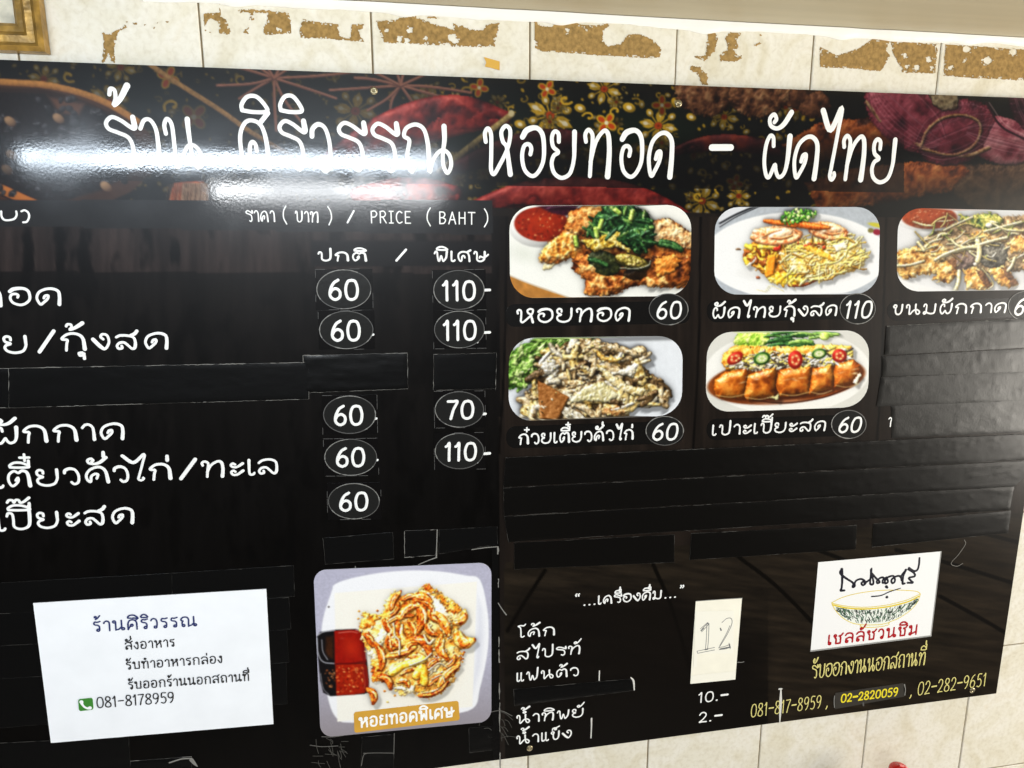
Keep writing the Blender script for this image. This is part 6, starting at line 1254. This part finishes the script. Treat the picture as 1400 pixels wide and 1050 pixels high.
def paper_sheet(name, poly, y_back, y_front, wave, m, parent, seed):
    """a sheet that bulges, creases and lifts a little at its corners"""
    tl, tr, br, bl = [at(*p) for p in poly]; nx, nz = 70, 44
    u, v = np.meshgrid(np.linspace(0,1,nx), np.linspace(0,1,nz))
    P = (tl*(1-u)[...,None] + tr*u[...,None])*(1-v)[...,None] + (bl*(1-u)[...,None] + br*u[...,None])*v[...,None]
    h = fbm(u*4 + seed, v*3 + seed*2, 3)*.7 + .3*np.abs(fbm(u*2.2 + v*1.4 + seed*5, v*2.5 - u, 2) - .5)*2
    V = np.stack([P[...,0], y_front - wave*np.clip(h, 0, 1), P[...,1]], -1).reshape(-1,3); i = np.arange(nx*nz).reshape(nz, nx)
    F = np.stack([i[:-1,:-1], i[1:,:-1], i[1:,1:], i[:-1,1:]], -1).reshape(-1,4).tolist()
    rim = list(i[0,:]) + list(i[1:,-1]) + list(i[-1,-2::-1]) + list(i[-2:0:-1,0]); b = nx*nz; k = len(rim)
    V = np.vstack([V, V[rim]*[1,0,1] + [0, y_back, 0]])
    F += [[rim[j], rim[(j+1) % k], b+(j+1) % k, b+j] for j in range(k)]
    return obj(name, V, F, m, parent, smooth=False)
# ------------------------------------------------------------------ white paper notice
paper = thing('paper_notice', 'white paper notice with navy heading and a green phone icon', 'notice', tuple([at(205,910)[0], FACE, at(205,910)[1]]))
PY = FACE - .0016
PAPER = mat('paper', (236,238,240), rough=.6, spec=.3, vary=(24,.03), bump=(60,.12,.0008))
paper_sheet('sheet', [(46.2,823.7),(364.3,804.4),(374,988.8),(70.4,1014.5)], FACE - .0010, PY, .0007, PAPER, paper, 3)
INK = mat('black_ink', (22,22,24), rough=.5); NV = mat('navy_ink', (28,40,96), rough=.5)
def pl(name, s, p0, p1, xh, w, m): lettering(name, s.replace('ำ', 'ํา'), p0, p1, xh, w, m, paper, PY - .00074, face='formal', gap=.16, fat=.95)
pl('shop_name', 'ร้านศิริวรรณ', (128.5,862.2), (270,854.4), 13, 2.2, NV)
pl('notice_line', 'สั่งอาหาร', (172,887), (240,882.2), 9.5, 1.7, INK); pl('notice_line', 'รับทำอาหารกล่อง', (173.5,914), (305,904.6), 9.5, 1.7, INK); pl('notice_line', 'รับออกร้านนอกสถานที่', (176.6,941), (341.6,929), 9.5, 1.7, INK)
pl('phone_number', '081-8178959', (133.4,966.4), (239,958.8), 14, 1.8, INK)
icon = slab('phone_icon', ats(rquad((107.6,954.6),(127.4,952.6),(128.7,968.8),(109,971), 3)), PY - .0004, PY - .00076, mat('icon_green', (52,128,36), rough=.5), paper)
k = Ink(PY - .0008); k.stroke([tuple(v) + (w_,) for v, w_ in zip(ats([(112.2,958.2),(113.4,961.6),(116.6,965.2),(120.6,967),(123.8,966.4)]), (1.5,.9,.8,.9,1.5))], 3.4*px_scale(118,962)); k.build('handset', mat('icon_white', (240,240,240), rough=.5), icon)

# ------------------------------------------------------------------ square print of the special omelette
special = thing('dish_print', 'square printed picture of a mussel omelette with red sauce and ochre caption', 'dish print', (at(550,890)[0], FACE, at(550,890)[1]))
photo('printed_picture', None, rquad((428.6,779),(671.6,768.4),(671.6,985.5),(438.4,1007.4), 17), (240,240,246), dish_special, special, FACE - .0016, .0009)
slab('print_back', ats(rquad((428.6,779),(671.6,768.4),(671.6,985.5),(438.4,1007.4), 17)), FACE - .0009, FACE - .00155, mat('card_edge', (206,206,214), rough=.6), special)
capt = slab('caption_label', ats(rquad((483.6,972.6),(626.6,957),(628.4,983.6),(484.6,1001), 3.4)), FACE - .0016, FACE - .0018, mat('ochre_label', (206,154,50), rough=.4, vary=(40,.08)), special)
lettering('caption_lettering', 'หอยทอดพิเศษ', (491.6,993.4), (620.6,978.4), 12.8, 3.0, mat('label_white', (244,244,238), rough=.4), capt, FACE - .00185, gap=.15, face='formal')
CT = mat('clear_tape_edge', (120,118,112), rough=.6)
def scr(name, strokes, w, m, parent, y=FACE-.0010): return marks(name, strokes, w, m, parent, y)
tp = thing('clear_tape', 'clear tape with a dusty edge running down the right of the square dish print', 'tape', (at(690,880)[0], FACE, at(690,880)[1]))
CLR = mat('clear_film', (9,9,9), rough=.2, spec=.5, bump=(300,.3,.0004))
slab('film', ats([(672,745),(681,743),(683.6,1036),(673,1036)]), FACE - .0005, FACE - .0010, CLR, tp)
q = random.Random(4); st = []
y = 748.0
while y < 1034:
    L = q.uniform(4, 26)
    if q.random() < .8: st.append([(681 + (yy-748)/288*2.4 + q.gauss(0,.25), yy, q.uniform(.4,1.5)) for yy in np.linspace(y, y+L, 5)])
    y += L*q.uniform(1, 1.3)
scr('dusty_edge', st, 1.3, CT, tp, FACE - .00105)
scr('dusty_edge', [[(680.5,747.6,1.8),(680.8,752,2),(680,757)],[(645,751),(663,748.4),(680,747)],[(681,824),(686,832),(692,840,1.4)],[(597.6,724,1.2),(597,745),(596.4,761,1.6)],[(572,771.6),(585,766),(597,761.6,1.3)],[(470,777.6),(484,778.6),(486,774)],[(530,777),(534,774)],[(447,865.6),(450,863)]], 1.2, CT, tp, FACE - .0011)
st = []
for i in range(22):
    x = q.uniform(424, 470); yy = q.uniform(1004, 1046); a = q.choice([0,.1,1.2,1.4,.6]); L = q.uniform(6, 22)
    st.append([(x,yy),(x+L*.5*math.cos(a)+q.uniform(-2,2), yy+L*.5*math.sin(a)),(x+L*math.cos(a), yy+L*math.sin(a))])
for i in range(12):
    x = q.uniform(655, 694); yy = q.uniform(968, 1010); a = q.uniform(-.3,1.7); L = q.uniform(8, 26)
    st.append([(x,yy),(x+L*.5*math.cos(a), yy+L*.4*math.sin(a)-2),(x+L*math.cos(a), yy+L*math.sin(a))])
scr('scuffs', st, .7, mat('scuff', (58,56,50), rough=.7), tp, FACE - .0007)
scr('scuffs', [[(440,1006.4),(455,1006.8),(470,1004.6)],[(424,1018),(440,1020),(462,1019)],[(666,974),(684,971),(700,978)],[(497,1029),(515,1028.6),(538,1028.8)],[(494,1046),(497,1032),(503,1028.6)],[(539,1002),(538.8,1014),(538.4,1030)]], 1.0, mat('scuff_light', (84,82,77), rough=.7), tp, FACE - .00125)
scr('scuffs', [[(262,1038,2.6),(266,1043,2),(270,1047,.6)],[(232,1042),(248,1037),(262,1036)]], 2.0, CT, tp, FACE - .0012)

# ------------------------------------------------------------------ hand-written price card
card = thing('price_card', 'small upright white card with a pencilled 12 taped beside the drinks list', 'card', (at(978,876)[0], FACE, at(978,876)[1]))
CARD = mat('card_paper', (238,234,216), rough=.55, spec=.3, vary=(50,.03))
paper_sheet('card_sheet', [(951,821.9),(1014.2,817.2),(1005,928.7),(943.4,934.6)], FACE - .0004, FACE - .0006, .0003, CARD, card, 8)
CW = mat('card_white', (239,236,221), rough=.4, spec=.4)
slab('clear_tape', ats(zm(930,790,4.772,[(96,217),(350,212),(344,490),(112,494),(106,580),(86,582)])), FACE - .0009, FACE - .00105, CW, card)
slab('clear_tape', ats(zm(930,790,4.772,[(68,636),(362,606),(358,661),(65,689)])), FACE - .0009, FACE - .00102, CW, card)
z5b = lambda s: zm(930,790,4.772,s)
PEN = mat('pencil', (128,128,124), rough=.6); PEN2 = mat('pencil_dark', (84,88,90), rough=.6)
marks('pencil_number', [z5b(s) for s in ([(132,342),(180,290)],[(138,350),(182,304)],[(130,330),(176,290)],[(172,300),(168,400),(162,468)],[(186,296),(182,400),(176,466)],[(108,476),(165,464),(222,452)],[(112,490),(170,478),(222,468)],[(108,476),(112,490)],[(258,325),(262,342)],[(270,290),(300,264),(328,262),(336,290),(318,340),(285,400),(250,455)],[(322,310),(300,360),(256,440)],[(250,452),(285,446),(322,432)],[(252,466),(290,462),(322,452)],[(316,424),(324,460)])], .9, PEN, card, FACE - .0011)
marks('pencil_smudge', [z5b(s) for s in ([(176,292),(182,300)],[(134,342),(150,326)],[(160,466),(178,462)],[(258,462),(320,450)],[(260,328),(266,340)],[(318,432),(324,452)])], 1.5, PEN2, card, FACE - .00115)
marks('worn_edge', [z5b(s) for s in ([(102,150),(200,143),(300,136),(402,130)],[(370,548),(395,549),(414,545)])], .9, RIM, card, FACE - .0011)

# ------------------------------------------------------------------ phone number sticker
ps = thing('phone_sticker', 'dark grey sticker with a bright yellow phone number at the bottom right', 'sticker', (at(1188,951)[0], FACE, at(1188,951)[1]))
slab('film', ats([(1141.6,947),(1234.6,933.6),(1235.4,952),(1141,969)]), FACE - .0005, FACE - .0009, mat('phone_film', (54,51,46), rough=.35, spec=.4), ps)
lettering('number', '02-2820059', (1149,960), (1226.6,950.4), 10.5, 2.0, mat('bright_yellow', (232,214,40), rough=.4), ps, FACE - .00095)
marks('worn_edge', [[(1140.6,951),(1140,958),(1140.4,967)],[(1236,935.6,1.6),(1237.4,942),(1236.6,950,1.2)]], 1.1, RIM, ps, FACE - .0009)
marks('scuffs', [[(1179.4,960.4),(1180,964)]], 2.2, RIM2, ps, FACE - .0010)
